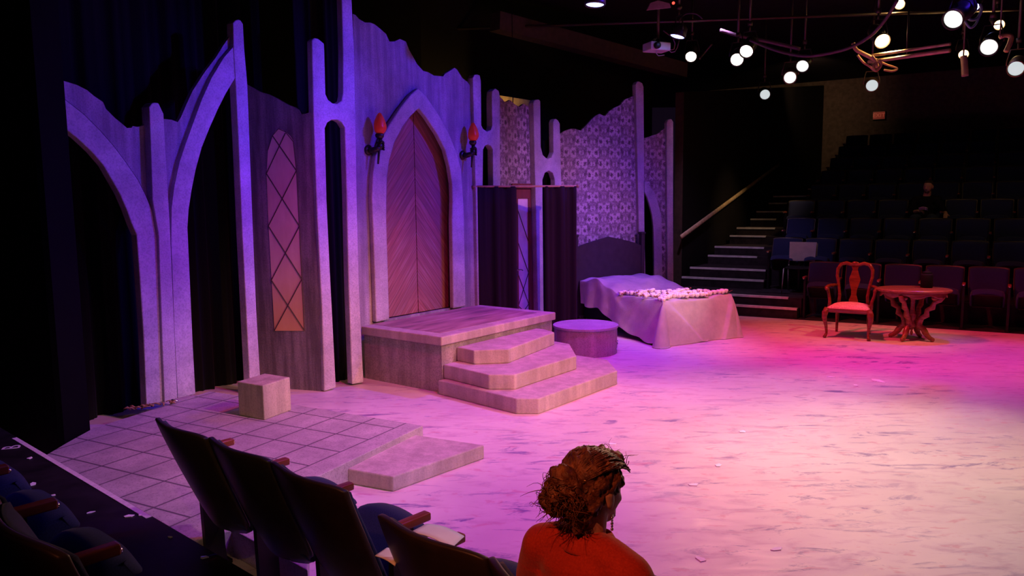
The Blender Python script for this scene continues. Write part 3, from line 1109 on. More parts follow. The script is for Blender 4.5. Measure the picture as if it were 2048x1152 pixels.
m.slab([prof], BL + .0, BL + .05)
bevel(obj('headboard', m, M_HEADBOARD, BED), .012)
for px_ in (-.10, BW - .02):
    m = MB().box(px_ - .0, px_ + .07, BL - .015, BL + .065, 0, 1.42)
    m.box(px_ - .01, px_ + .08, BL - .025, BL + .075, 1.40, 1.44)
    bevel(obj('bedpost', m, M_HEADBOARD, BED), .01)


def cover_pt(a, b):
    """a across (0..1 with overhang), b along (foot 0 .. head 1)"""
    OA, OBf = .62, .66
    s = -OA + a * (BW + 2 * .60)
    t = -OBf + b * (BL + OBf - .02)
    wr = .014 * math.sin(s * 7 + t * 5) + .012 * math.sin(t * 13 - s * 4) + .010 * math.sin(s * 19 + 1.3 + 3 * math.sin(t * 4)) + .012 * math.sin(s * 11 - t * 17 + 2) * math.exp(-((t - 1.3) / .5) ** 2)
    x, y, z = s, t, BH
    # pillow bulge and hollow at the head
    if t > .9:
        k = (t - .9) / (BL - .9)
        z += .17 * max(0, math.sin(min(1, k * 1.25) * PI * .62)) ** 1.5 * (1 - .3 * abs((s - BW / 2) / BW) ** 2)
        z += .02 * math.sin(s * 8 + t * 6) * k
    z += wr * .9
    ext_l, ext_r, ext_f = max(0, -s), max(0, s - BW), max(0, -t)
    # hem on the left climbs toward the head
    R = .045
    if ext_f > 0 and ext_l == 0 and ext_r == 0:
        d = min(ext_f, 1)
        fl = .05 * (1 - math.exp(-d * 5)) + .10 * d + .02 * math.sin(s * 6 + .5) * d
        def flap(s0, s1, sg, w_):
            ls = s0 + (s1 - s0) * min(d / .60, 1.1)
            q_ = max(-30, min(30, sg * (ls - s) / .008))
            return w_ * min(1, d / .15) / (1 + math.exp(-q_)) * math.exp(-max(0, sg * (ls - s)) / .28)
        fl += flap(.03, .64, 1, .050) + flap(BW - .02, BW - .27, -1, .050)
        y = -fl
        z = BH - R * (1 - math.exp(-d / R)) - max(0, d - R)
    elif ext_l > 0 and ext_f == 0:
        d = ext_l
        keep = 1 - .42 * max(0, min(1, t / 1.7))
        d *= keep
        fold = .035 * math.sin(t * 9) * d + .04 * math.sin(t * 15 + 1) * max(0, t - 1.0) * (d / .3)
        x = -(.04 * (1 - math.exp(-d * 8)) + .16 * d + fold)
        z = z - max(0, d * .98 - .02)
        y = t - .25 * d * (t / BL)
    elif ext_r > 0 and ext_f == 0:
        d = ext_r
        x = BW + (.03 * (1 - math.exp(-d * 8)) + .10 * d)
        z = z - max(0, d - .02)
    elif ext_f > 0:
        # corner: cloth swings out as a cone
        e = ext_l if ext_l > 0 else ext_r
        sgn = -1 if ext_l > 0 else 1
        ang = math.atan2(e, ext_f)            # 0 = foot side, pi/2 = long side
        d = min(max(e, ext_f), 1.0)
        out = .17 * d + .04 * (1 - math.exp(-d * 6))
        bulge = 1 + .85 * math.sin(2 * ang) * (1 if sgn < 0 else .45)
        x = (0 if sgn < 0 else BW) + sgn * out * math.sin(ang) * bulge * (1.2 if sgn < 0 else .8)
        y = -out * math.cos(ang) * bulge
        z = BH - max(0, d - .02)
    z = max(z, .012)
    return Vector((x, y, z))


m = MB().smooth()
m.grid(130, 112, cover_pt)
o = obj('bedcover', m, M_COVER, BED)
sd = o.modifiers.new('solid', 'SOLIDIFY')
sd.thickness = .008
subsurf(o, 1)
def bed_w(px, py, z):
    return OZ(px, py, z)


# flowering branches laid over the cover
def branch(p0, p1, nb, seed, label):
    rnd = random.Random(seed)
    p0, p1 = Vector(p0), Vector(p1)
    t = thing('flower_branch', label, 'flower branch', p0, 0, 'white flower branches on the bed')
    d = p1 - p0
    side = Vector((-d.y, d.x, 0)).normalized()
    m = MB().smooth()
    pts = [d * (k / 5) + side * rnd.uniform(-.02, .02) + Vector((0, 0, .012 + .012 * math.sin(k))) for k in range(6)]
    m.tube(pts, [.006, .006, .005, .005, .004, .003], 6)
    for k in range(5):
        q = pts[rnd.randrange(1, 6)]
        a = q + side * rnd.uniform(-.07, .07) + d.normalized() * rnd.uniform(.02, .08) + Vector((0, 0, rnd.uniform(.01, .07)))
        m.tube([q, a], [.0035, .002], 5)
    obj('stem', m, M_TWIG, t)
    nb += 2
    for k in range(nb):
        f = (k + .5) / nb
        q = d * f + side * (.030 * (1 if k % 2 else -1) + rnd.uniform(-.012, .012)) + Vector((0, 0, .028 + rnd.uniform(0, .018)))
        m = MB().smooth()
        R = rnd.uniform(.030, .040)
        m.ball(q, (R, R, R * .9), 10, 7)
        for j in range(6):
            a = j * PI / 3 + rnd.random()
            m.ball(q + Vector((math.cos(a) * R * .5, math.sin(a) * R * .5, R * .25)), R * .58, 8, 5)
        obj('blossom', m, M_WHITEFL, t)
    m = MB().smooth()
    for j in range(3):
        q = d * rnd.uniform(-.05, 1.05) + side * rnd.uniform(-.05, .05)
        a = rnd.uniform(0, 6.3)
        e = Vector((math.cos(a), math.sin(a), rnd.uniform(.2, .9))) * .05
        m.ball(q + e + Vector((0, 0, .015)), (.022, .010, .012), 8, 5, look(e))
    obj('dried_leaf', m, plain('russet_leaf', (.34, .12, .06), .7), t)
    return t


def bl(s, t, dz=0):
    """bed-local point just over the cover -> world"""
    q = cover_pt((s + .62) / (BW + 1.2), (t + .66) / (BL + .64))
    w = Vector((Fl.x, Fl.y, 0)) + br * q.x + bb * q.y
    return Vector((w.x, w.y, q.z + dz))


BR = [((.0, .98), (.20, .82), 3), ((.04, .80), (.28, .70), 4), ((.22, .84), (.46, .72), 4), ((.02, .60), (.30, .52), 4), ((.0, .45), (.28, .34), 3), ((.28, .50), (.58, .44), 5), ((.24, .32), (.55, .26), 5), ((.10, .12), (.38, .17), 5),
      ((-.045, .03), (.12, .10), 3), ((.36, .14), (.62, .16), 5), ((.52, .42), (.78, .50), 4), ((.56, .26), (.86, .22), 5), ((.60, .13), (.86, .10), 5),
      ((.72, .60), (.82, .44), 4), ((.84, .14), (1.06, .09), 4), ((.86, .30), (1.10, .20), 3), ((1.04, .07), (1.24, .06), 4), ((.40, .66), (.62, .58), 3), ((.30, .40), (.52, .36), 4)]
side_w = ['the leftmost, nearest the headboard', 'second from the left end', 'at the back left behind the thick part', 'third from the left end, near the side edge', 'hanging lowest toward the left side', 'in the left middle of the spray', 'just left of the spray centre', 'along the foot edge at left',
          'dangling over the front left corner of the cover', 'along the foot edge left of centre', 'in the middle of the spray, toward the pillows', 'in the middle of the spray', 'along the foot edge right of centre',
          'standing up at the back centre with russet leaves', 'along the foot edge at right', 'behind the right foot edge', 'at the far right end of the spray', 'at the back, left of the russet leaves', 'buried in the thick left half of the spray']
for k, ((a, b), (c_, d_), nb) in enumerate(BR):
    branch(bl(a, b, .004), bl(c_, d_, .004), nb, 40 + k, 'white blossom branch on the bed, ' + side_w[k])

# ------------------------------------------------------------------ far stairs, handrail and seating bank
STR = [(1478.7, 607.8, 1593.9, 618.2), (1475.8, 587.2, 1576.2, 596), (1363.6, 551.7, 1527.5, 561.5), (1379.9, 533.1, 1531.3, 540), (1415.9, 508.9, 1514.2, 513.4), (1429.2, 492.1, 1528, 494.2), (1459.6, 470.5, 1531.3, 471.4), (1473.4, 454.9, 1549.6, 455.2), (1500.9, 437.2, 1552, 437.2), (1512.7, 422.1, 1570.8, 422.1), (1537.2, 405.6, 1574.1, 405), (1546.6, 391.7, 1620, 390.8), (1616, 377, 1632, 376.5), (1632, 362.5, 1651, 362)]
CK = [13.0, 13.22, 14.2, 14.45, 15.4, 15.7, 16.7, 17.0, 18.0, 18.3, 19.2, 19.5, 20.4, 20.7]


def on_c(px, py, c):
    d = ray(px, py)
    t = (c - EYE.dot(FAR_N)) / d.dot(FAR_N)
    return EYE + d * t


SM = thing('aisle_stairs', 'dark aisle stairs climbing beside the far seats', 'stairs', (0, 0, 0), 0)
wall_p = Vector((3.25, 14.75, 0))
wall_d = Vector((.57, .82, 0)).normalized()
zs = []
for k, s in enumerate(STR):
    a, b = on_c(s[0], s[1], CK[k]), on_c(s[2], s[3], CK[k])
    zs.append((a.z + b.z) / 2)
    ea, eb = a.dot(FAR_E), b.dot(FAR_E)
    if k < 2:
        ea -= 1.2
    z = zs[-1]
    cn = CK[k + 1] if k + 1 < len(CK) else CK[k] + 1.0
    L_, R_ = ea, (max(eb, -3.52) if k > 1 else (-2.62 if k == 1 else eb))
    m = MB().prism(pts2([EN(L_, CK[k]), EN(R_, CK[k]), EN(R_, cn + .02), EN(L_, cn + .02)]), 0, z - .012)
    obj('tread', m, M_STEPDARK, SM)
    m = MB().prism(pts2([EN(ea, CK[k] - .008), EN(eb, CK[k] - .008), EN(eb, CK[k] + .05), EN(ea, CK[k] + .05)]), z - .035, z)
    obj('nosing', m, M_NOSING, SM, 'pale nosing strip')

# side wall with handrail
wn_ = Vector((wall_d.y, -wall_d.x, 0))
e1 = wall_p + wall_d * 11
m = MB()
mp_ = [(0, 0), (11, 0), (11, 5.3), (0, 3.95)]
m.slab([mp_], 0, .14)
o = obj('wall_aisle', m, M_DARKWALL, None, loc=wall_p, rot=(0, 0, math.atan2(wall_d.y, wall_d.x)))
o['kind'] = 'structure'
m = MB().box(-.02, .0, -.01, .15, 0, 3.95)
o = obj('trim_1', m, plain('tan_edge_board', (.07, .045, .03), .7), None, loc=wall_p, rot=(0, 0, math.atan2(wall_d.y, wall_d.x)))
o['kind'] = 'structure'
WPn = Plane(wall_p, wall_d)
h0, h1 = WPn.L(1362, 474, -.07), WPn.L(1557, 330, -.07)
HR = thing('handrail', 'sloping tan handrail on the black wall beside the aisle stairs', 'handrail', wall_p, WPn.rot)
m = MB().smooth()
m.tube([(h0[0], -.07, h0[1]), (h1[0], -.07, h1[1])], .045, 10, flat=.5)
obj('rail', m, M_RAIL, HR)
for t in (.08, .5, .92):
    x = h0[0] + (h1[0] - h0[0]) * t
    z = h0[1] + (h1[1] - h0[1]) * t
    obj('bracket', MB().smooth().tube([(x, -.07, z - .03), (x, -.05, z - .07), (x, .0, z - .08)], .010, 6), M_BLACKMETAL, HR)

# tiers of the far bank
m = MB()
C0, CP, RISE = 12.9, 1.1, .33
for j in range(1, 10):
    m.prism(pts2([EN(-3.5, C0 + CP * j - .25), EN(3.2, C0 + CP * j - .25), EN(3.2, C0 + CP * (j + 1) - .25 + (3 if j == 9 else 0)), EN(-3.5, C0 + CP * (j + 1) - .25 + (3 if j == 9 else 0))]), RISE * (j - 1) if j > 1 else .0, RISE * j)
struct('floor_rake', m, M_DARKFLOOR)


# ------------------------------------------------------------------ theatre seats
def make_seat(label, group):
    t = thing('theatre_seat', label, 'theatre seat', (0, 0, 0), 0, group)

    def shape(u, v, inset=0.0, fy=0.0):
        a = 2 * u - 1
        hw = (.222 + .040 * math.sin(min(1, v * 1.35) * PI / 2)) - inset
        top = .92 - inset - .018 * abs(a) ** 6
        z = .33 + inset * 1.5 + (top - .33 - inset * 1.5) * v
        rb = max(0, 1 - v / .16)
        hw *= 1 - .22 * rb ** 2.2
        y = .235 * (1 - v) ** 1.1 + .055 * a * a + fy
        return Vector((a * hw, y, z))
    m = MB().smooth()
    m.sheet(16, 16, lambda u, v: shape(u, v), Vector((0, .028, 0)))
    o = obj('back_shell', m, M_SHELL, t)
    bevel(o, .008, 2, 60)
    m = MB().smooth()
    m.sheet(14, 12, lambda u, v: shape(u, v, .018, .028), lambda u, v: Vector((0, .02 + .035 * (math.sin(u * PI) * math.sin(v * PI)) ** .35, 0)))
    obj('back_cushion', m, M_SEAT, t)
    # tip-up cushion, hinge near the back
    R = Matrix.Translation((0, .25, .385)) @ Matrix.Rotation(math.radians(42), 4, 'X')
    m = MB().smooth()

    def seat_pt(u, v):
        a = 2 * u - 1
        w = .218 * (1 - .14 * max(0, (v - .55) / .45) ** 2)
        return R @ Vector((a * w, v * .37 * (1 - .07 * a * a * v), .045 - .03 * abs(a) ** 4 - .055 * max(0, (v - .80) / .2) ** 2))
    m.sheet(14, 14, seat_pt, R.to_3x3() @ Vector((0, 0, -.085)))
    o = obj('tip_up_cushion', m, M_SEAT, t)
    bevel(o, .02, 3, 50)
    m = MB().smooth()
    m.sheet(8, 8, lambda u, v: R @ Vector(((2 * u - 1) * .19, .02 + v * .31, -.045)), R.to_3x3() @ Vector((0, 0, -.025)))
    obj('seat_pan', m, M_BLACKMETAL, t)
    for sx, nm in ((-.265, 'armrest'), (.265, 'armrest')):
        m = MB().smooth()
        m.box(sx - .022, sx + .022, .26, .475, .66, .695)
        o = obj('armrest' if sx < 0 else 'right_armrest', m, M_ARMWOOD, t)
        o.name = nm
        o['side'] = 'l' if sx < 0 else 'r'
        bevel(o, .007, 3, 40)
        m = MB()
        m.slab([[(.28, 0), (.40, 0), (.39, .10), (.38, .66), (.27, .66), (.27, .45), (.28, .10)]], sx - .016, sx + .016)
        for v_ in m.bm.verts:
            v_.co.x, v_.co.y = v_.co.y, v_.co.x
        m.box(sx - .03, sx + .03, .26, .42, 0, .02)
        o2 = obj('leg_standard', m, M_BLACKMETAL, t)
        o2['side'] = o['side']
        m = MB().smooth()
        m.ball((sx, .474, .668), (.016, .012, .012), 8, 6)
        o3 = obj('arm_cap', m, M_CHROME, o)
    return t


ROWRZ = math.atan2(rowr.y, rowr.x)
SEAT0 = make_seat('brown-backed theatre seat in the near row, farthest left', 'front row seats near the tiled platform')


def drop_right(root):
    for ch in list(root.children):
        if ch.get('side') == 'r':
            for g in list(ch.children):
                bpy.data.objects.remove(g)
            bpy.data.objects.remove(ch)


near = [(c1, 'brown-backed theatre seat in the near row, farthest left, against the tiles'), (Vector((-1.281, 3.308, 0)), 'brown-backed theatre seat in the near row, second from the left end'),
        (Vector((-.880, 2.953, 0)), 'brown-backed theatre seat in the near row, left of the gap with the programme'),
        (Vector((-.327, 2.386, 0)), 'brown-backed theatre seat right of the white programmes, left of the red jacket'), (Vector((.01, 2.02, 0)), 'theatre seat the woman in the red jacket sits in')]
SEATS = []
for k, (c, l) in enumerate(near):
    s = copy_tree(SEAT0, (c.x, c.y, 0), ROWRZ - (.26 if k == 4 else 0), l, 'front row seats near the tiled platform')
    if k in (0, 1, 3):
        drop_right(s)
    SEATS.append(s)
# occupied: fold the cushion flat
for ch in SEATS[4].children:
    nm = ch.name.split('.')[0]
    if nm in ('tip_up_cushion', 'seat_pan'):
        Rm = Matrix.Translation((0, .25, .385)) @ Matrix.Rotation(math.radians(-42), 4, 'X') @ Matrix.Translation((0, -.25, -.385))
        ch.matrix_local = Rm
TIER = .30
b0 = Vector((-1.70, 2.03, 0))
b_lab = ['blue theatre seat in the nearest row, at the far left frame edge', 'blue theatre seat in the nearest row with red armrest by the left edge', 'blue theatre seat in the nearest row, lower left, whole cushion in view', 'blue theatre seat in the nearest row, cut off by the bottom edge']
for k in range(-2, 2):
    c = b0 + rowr * .53 * k
    s = copy_tree(SEAT0, (c.x, c.y, TIER), ROWRZ, b_lab[k + 2], 'nearest row seats on the black tier')
    if k < 1:
        drop_right(s)
    for ch in s.children:
        if ch.name.split('.')[0] in ('back_shell', 'back_cushion'):
            ch.location = (0, .10, .025)
# far bank
ordw = ['front', 'second', 'third', 'fourth', 'fifth', 'sixth', 'seventh', 'eighth', 'top']
FRZ = math.atan2(-FAR_E.y, -FAR_E.x)
MAN_ROW, MAN_E = 3, None
mp_man = on_c(1852, 400, C0 + CP * 3 + .3)
MAN_E = mp_man.dot(FAR_E)
cw = ['leftmost', 'second from left', 'third from left', 'fourth from left', 'fifth from left', 'sixth from left', 'seventh from left', 'eighth from left', 'ninth from left']
man_seat = None
for j in range(9):
    c = C0 + CP * j + .62
    e = (-2.30 if j == 0 else -3.15) + (.0 if j % 2 else .0)
    if j == MAN_ROW:
        k0 = round((MAN_E - e) / .57)
        e = MAN_E - k0 * .57
    i = 0
    while True:
        q = EN(e, c, RISE * j)
        pxx = 1024 + F_PX * (q - EYE).dot(CR) / (q - EYE).dot(_F)
        if pxx > 2075 or i >= 9:
            break
        s = copy_tree(SEAT0, q, FRZ, 'dark blue empty seat of the far bank, %s row, %s' % (ordw[j], cw[i]), 'far bank seats, %s row' % ordw[j])
        if j == MAN_ROW and abs(e - MAN_E) < .01:
            s['label'] = 'far bank seat in the fourth row with the seated man'
            for ch in s.children:
                if ch.name.split('.')[0] in ('tip_up_cushion', 'seat_pan'):
                    ch.matrix_local = Matrix.Translation((0, .25, .385)) @ Matrix.Rotation(math.radians(-42), 4, 'X') @ Matrix.Translation((0, -.25, -.385))
        nxt = EN(e + .57, c)
        drop = True
        pn = 1024 + F_PX * (nxt - EYE).dot(CR) / (nxt - EYE).dot(_F)
        # seats share arms: the seat keeps only one side unless it ends the row
        if i > 0:
            drop_right(s)
        e += .57
        i += 1
# the prototype itself
for ch in list(SEAT0.children):
    for g in list(ch.children):
        bpy.data.objects.remove(g)
    bpy.data.objects.remove(ch)
bpy.data.objects.remove(SEAT0)

# near tier with white tape, letter and scraps
pe = E0 - ef * 2.4
pf = E1 + ef * 3.2
bk = Vector((-rown.x, -rown.y, 0))
struct('floor_tier', MB().prism(pts2([pe, pf, pf + bk * 6, pe + bk * 6]), 0, TIER), M_TIER)
m = MB().prism([(0, 0), ((E1 - E0).length, 0), ((E1 - E0).length, .032), (0, .032)], 0, .003)
o = obj('white_tape', m, M_TAPE, None, loc=(E0.x, E0.y, TIER), rot=(0, 0, math.atan2(ef.y, ef.x)))
for v_ in o.data.vertices:
    v_.co.y -= .036
tag(o, 'long strip of white tape along the edge of the black tier', 'tape')
fc = bpy.data.curves.new('row_letter', 'FONT')
fc.body = 'B'
fc.size = .16
fc.extrude = .0008
fo_ = bpy.data.objects.new('tmp_letter', fc)
COL.objects.link(fo_)
bpy.context.view_layer.update()
dg = bpy.context.evaluated_depsgraph_get()
me = bpy.data.meshes.new_from_object(fo_.evaluated_get(dg))
bpy.data.objects.remove(fo_)
me.name = 'row_letter'
q = OZ(38, 897, TIER)
o = obj('row_letter', me, M_TAPE, None, loc=(q.x, q.y, TIER + .002), rot=(0, 0, math.radians(112)))
tag(o, 'white letter B marked on the black tier floor at left', 'letter')


def scrap(px, py, z, sz, label, group, seed, mat=M_PAPER):
    rnd = random.Random(seed)
    p = OZ(px, py, z)
    m = MB()
    poly = []
    for k in range(5):
        a = 2 * PI * k / 5 + rnd.uniform(-.4, .4)
        poly.append((sz * math.cos(a) * rnd.uniform(.6, 1.2), sz * .55 * math.sin(a) * rnd.uniform(.6, 1.2)))
    poly = [(a_ * 1.7, b_ * 1.7) for a_, b_ in poly]
    m.prism(poly, .001, .005)
    o = obj('paper_scrap', m, mat, None, loc=p, rot=(0, 0, rnd.uniform(0, 3)))
    return tag(o, label, 'paper scrap', group)


for k, (px, py, sz, l) in enumerate([(60, 917, .016, 'tiny pale scrap on the black tier just right of the letter B'), (66, 969, .020, 'pale scrap on the black tier beyond the leftmost blue seat'), (104, 992, .016, 'small pale scrap near the chrome armrest cap of the left seat'), (180, 1026, .014, 'reddish scrap on the black tier above the middle blue seat'), (257, 1033, .022, 'largest pale scrap on the black tier below the end of the tape'), (280, 1031, .010, 'tiny pale speck beside the end of the white tape'), (407, 1116, .016, 'pinkish scrap on the black tier under the near row seats'), (340, 1075, .010, 'tiny speck on the black tier right of the tape')]):
    scrap(px, py, TIER, sz, l, 'scraps on the black tier', k + 5)
for k, (px, py, sz, l) in enumerate([(1225, 888, .030, 'white floor scrap just above the hair of the seated woman'), (1436, 931, .026, 'white floor scrap left of the middle of the stage floor'), (1388, 970, .034, 'bright white floor scrap right of the hair of the woman'), (1553, 1099, .024, 'small white floor scrap near the bottom of the stage floor'), (1400, 1118, .028, 'white floor scrap nearest to the red jacket'), (1485, 864, .028, 'white floor scrap in front of the bed and steps'), (1662, 754, .030, 'small white floor scrap left of the pair in front of the armchair'), (1755, 762, .060, 'wide white floor scrap in front of the table'), (1711, 771, .030, 'thin white floor scrap between the other scraps near the armchair'), (1912, 724, .03, 'faint white floor scrap at right in front of the table')]):
    scrap(px, py, 0, sz, l, 'scraps on the stage floor', k + 50)

# programmes on the near seats


def programme(pts, z, label, lean):
    w = [OZ(x, y, zz) for (x, y), zz in zip(pts, z)]
    c = sum(w, Vector()) / 4
    m = MB().smooth()

    def f(u, v):
        a = (w[0] * (1 - u) + w[1] * u) * (1 - v) + (w[3] * (1 - u) + w[2] * u) * v - c
        a.z += lean * math.sin(u * PI) * (1 if True else 0)
        return a
    m.sheet(8, 4, f, Vector((0, 0, .004)))
    o = obj('paper_programme', m, M_PAPER, None, loc=c)
    return tag(o, label, 'programme', 'programmes on the near seats')


programme([(853, 1049), (928.6, 1074), (903, 1098), (821, 1066)], [.715, .705, .705, .715], 'white programme lying open across the armrest, left of the red jacket', .012)
programme([(774, 1097), (800, 1110), (790, 1133), (750, 1113)], [.705, .705, .705, .705], 'small white programme corner in the gap between two near seats', .006)

# ------------------------------------------------------------------ stacking chair on the landing
q = on_c(1598, 585, 13.9)
LZ = zs[1] - .012
wc = thing('stacking_chair', 'pale metal stacking chair with cream back by the aisle stairs', 'chair', (q.x, q.y, LZ), FRZ)
cream = plain('cream_plastic', (.42, .38, .36), .5, 0, .4, .1)
tubem = plain('pale_tube', (.35, .33, .32), .35, .6)
m = MB().smooth()
m.sheet(10, 8, lambda u, v: Vector(((2 * u - 1) * (.215 + .012 * v), -.20 - .06 * v + .03 * (2 * u - 1) ** 2, .55 + .33 * v)), Vector((0, .012, 0)))
bevel(obj('backrest', m, cream, wc), .004)
m = MB().smooth()
m.sheet(10, 8, lambda u, v: Vector(((2 * u - 1) * .21, -.18 + .40 * v, .45 + .012 * (2 * u - 1) ** 2 - .015 * v * v)), Vector((0, 0, .014)))
obj('seat', m, M_BLACK, wc)
for sx in (-.225, .225):
    obj('side_frame', MB().smooth().tube([(sx, -.27, .86), (sx, -.20, .52), (sx, -.18, .44), (sx, .2, .44)], .011, 8), tubem, wc)
    obj('leg', MB().smooth().tube([(sx, .2, .44), (sx * 1.06, .24, .0)], .011, 8), tubem, wc)
    obj('leg', MB().smooth().tube([(sx, -.15, .44), (sx * 1.06, -.25, .0)], .011, 8), tubem, wc)

# ------------------------------------------------------------------ armchair and table
fwd = Vector((-.52, -.854, 0)).normalized()
AC = thing('carved_armchair', 'mahogany splat-back armchair with pink seat in front of the far seats', 'armchair', (4.81, 10.86, 0), math.atan2(fwd.y, fwd.x) + PI / 2)
# local: -y is forward


def cab_leg(x, y, front, m):
    sx = 1 if x > 0 else -1
    if front:
        pts = [(x, y, .42), (x + sx * .025, y - .03, .36), (x + sx * .03, y - .035, .29), (x + sx * .008, y - .01, .17), (x, y, .07), (x + sx * .008, y - .02, .035), (x + sx * .018, y - .045, .012)]
        rs = [.040, .042, .034, .022, .016, .020, .026]
    else:
        pts = [(x, y, .44), (x, y + .01, .30), (x, y + .03, .15), (x + sx * .01, y + .09, .0)]
        rs = [.026, .024, .020, .019]
    return m.tube(pts, rs, 10)


for x, y, fr in ((-.27, -.25, 1), (.27, -.25, 1), (-.21, .23, 0), (.21, .23, 0)):
    obj('leg', cab_leg(x, y, fr, MB().smooth()), M_MAHOG, AC)
m = MB()
m.prism([(-.30, -.28), (.30, -.28), (.23, .25), (-.23, .25)], .365, .425)
bevel(obj('seat_rail', m, M_MAHOG, AC), .015, 3)
m = MB().smooth()
m.sheet(12, 12, lambda u, v: Vector(((2 * u - 1) * (.285 - .065 * v), -.275 + .50 * v, .43 + .062 * (math.sin(u * PI) * math.sin(v * PI)) ** .4)), Vector((0, 0, -.02)))
obj('seat_cushion', m, M_SEATPINK, AC, 'pink upholstered seat pad')
for sx in (-1, 1):
    pts = [(.195 * sx, .24, .43), (.185 * sx, .255, .55), (.205 * sx, .275, .70), (.235 * sx, .30, .83), (.232 * sx, .32, .93), (.19 * sx, .335, 1.00), (.12 * sx, .34, 1.02), (.055 * sx, .34, 1.0), (0, .34, .995)]
    obj('stile', MB().smooth().tube(pts, [.024, .022, .021, .023, .026, .028, .026, .026, .028], 10), M_MAHOG, AC)
m = MB().smooth()
pr = [(.0, .075), (.08, .06), (.16, .035), (.24, .04), (.36, .062), (.44, .078), (.50, .055), (.57, .035), (.62, .06)]
m.sheet(6, 8, lambda u, v: Vector(((2 * u - 1) * pr[min(8, int(round(v * 8)))][1], .245 + .085 * v + .012 * math.sin(v * PI), .42 + v * .585)), Vector((0, .014, 0)))
bevel(obj('back_splat', m, M_MAHOG, AC), .004)
m = MB().smooth()
m.ball((0, .335, 1.015), (.055, .022, .03), 12, 8)
for sx in (-1, 1):
    m.ball((.045 * sx, .335, 1.0), (.03, .02, .02), 10, 6)
obj('crest_carving', m, M_MAHOG, AC)
for sx in (-1, 1):
    m = MB().smooth()
    m.tube([(.222 * sx, .285, .70), (.27 * sx, .20, .705), (.315 * sx, .08, .70), (.325 * sx, -.03, .685), (.31 * sx, -.075, .665)], [.020, .022, .026, .028, .022], 10)
    a = obj('arm', m, M_MAHOG, AC)
    m = MB().smooth()
    m.tube([(.315 * sx, -.01, .68), (.30 * sx, .02, .60), (.275 * sx, -.03, .50), (.272 * sx, -.06, .41)], [.022, .020, .022, .026], 10)
    obj('arm_support', m, M_MAHOG, a)

tc = Vector(((1833 - 1024) / F_PX * 10.55, 10.55, 0))
TBt = thing('pedestal_table', 'oval carved walnut pedestal table beside the armchair', 'table', tc, math.radians(-18))
m = MB().smooth()
m.lathe([(0, .675), (.455, .675), (.475, .685), (.482, .70), (.47, .713), (.44, .718), (0, .718)], 56, None, 1, .74)
obj('tabletop', m, M_TABLEW, TBt)
m = MB().smooth()
m.grid(64, 4, lambda u, v: Vector((.42 * math.cos(2 * PI * u), .42 * .73 * math.sin(2 * PI * u), .675 - v * (.055 + .022 * math.cos(u * 2 * PI * 8)))))
o = obj('apron', m, M_TABLEW, TBt)
o.modifiers.new('s', 'SOLIDIFY').thickness = .015
m = MB().smooth()
m.lathe([(0, .16), (.03, .17), (.055, .20), (.04, .24), (.03, .27), (.05, .31), (.045, .36), (.03, .42), (.028, .55), (.05, .60), (.06, .675), (0, .675)], 16)
m.lathe([(0, .06), (.012, .07), (.02, .10), (.012, .13), (.03, .17), (0, .18)], 12)
obj('centre_column', m, M_TABLEW, TBt)
for k in range(4):
    a = PI / 4 + k * PI / 2 + .25
    ca_, sa = math.cos(a), math.sin(a) * .85
    prof = [(.40, .64), (.35, .58), (.28, .54), (.26, .47), (.19, .43), (.19, .36), (.13, .32), (.10, .26), (.10, .20), (.15, .17), (.18, .12), (.21, .08), (.25, .045), (.285, .03)]
    m = MB().smooth()
    m.tube([(r_ * ca_, r_ * sa, z_) for r_, z_ in prof], [.028, .036, .030, .040, .032, .042, .034, .042, .045, .040, .042, .034, .03, .028], 8)
    m.ball((.28 * ca_, .28 * sa, .03), .03, 10, 6)
    m.ball((.29 * ca_, .29 * sa, .60), (.05, .05, .035), 10, 6)
    obj('scroll_leg', m, M_TABLEW, TBt)
# dark jug on the table
q = OD(1853, 572, 10.68)
q.z = .72
JG = thing('dark_canister', 'tall black lidded canister standing on the oval table', 'canister', q, 0)
m = MB().smooth()
m.lathe([(0, 0), (.07, 0), (.078, .01), (.078, .17), (.072, .19), (.06, .195), (0, .195)], 24)
obj('body', m, M_BLACK, JG)
m = MB().smooth()
m.lathe([(.06, .195), (.062, .215), (.03, .225), (.015, .235), (.018, .25), (0, .255)], 20)
obj('lid', m, M_BLACK, JG)

# ------------------------------------------------------------------ people


def voxel(name, m, mat, parent, vox, smooth=4, disp=None):
    me = m.mesh(name)
    o = bpy.data.objects.new(name, me)
    COL.objects.link(o)
    rm = o.modifiers.new('remesh', 'REMESH')
    rm.mode = 'VOXEL'
    rm.voxel_size = vox
    rm.use_smooth_shade = True
    s = o.modifiers.new('smooth', 'SMOOTH')
    s.iterations = smooth
    s.factor = .5
    dg = bpy.context.evaluated_depsgraph_get()
    me2 = bpy.data.meshes.new_from_object(o.evaluated_get(dg))
    bpy.data.objects.remove(o)
    me2.name = name
    for p in me2.polygons:
        p.use_smooth = True
    return obj(name, me2, mat, parent)


def limb(m, pts, rs, seg=12):
    """tapered limb with round joints"""
    pts = [Vector(p) for p in pts]
    for a, b, ra, rb in zip(pts, pts[1:], rs, rs[1:]):
        n_ = 5
        m.tube([a.lerp(b, k / n_) for k in range(n_ + 1)], [ra + (rb - ra) * k / n_ for k in range(n_ + 1)], seg)
    for p, r_ in zip(pts, rs):
        m.ball(p, r_, seg, 8)


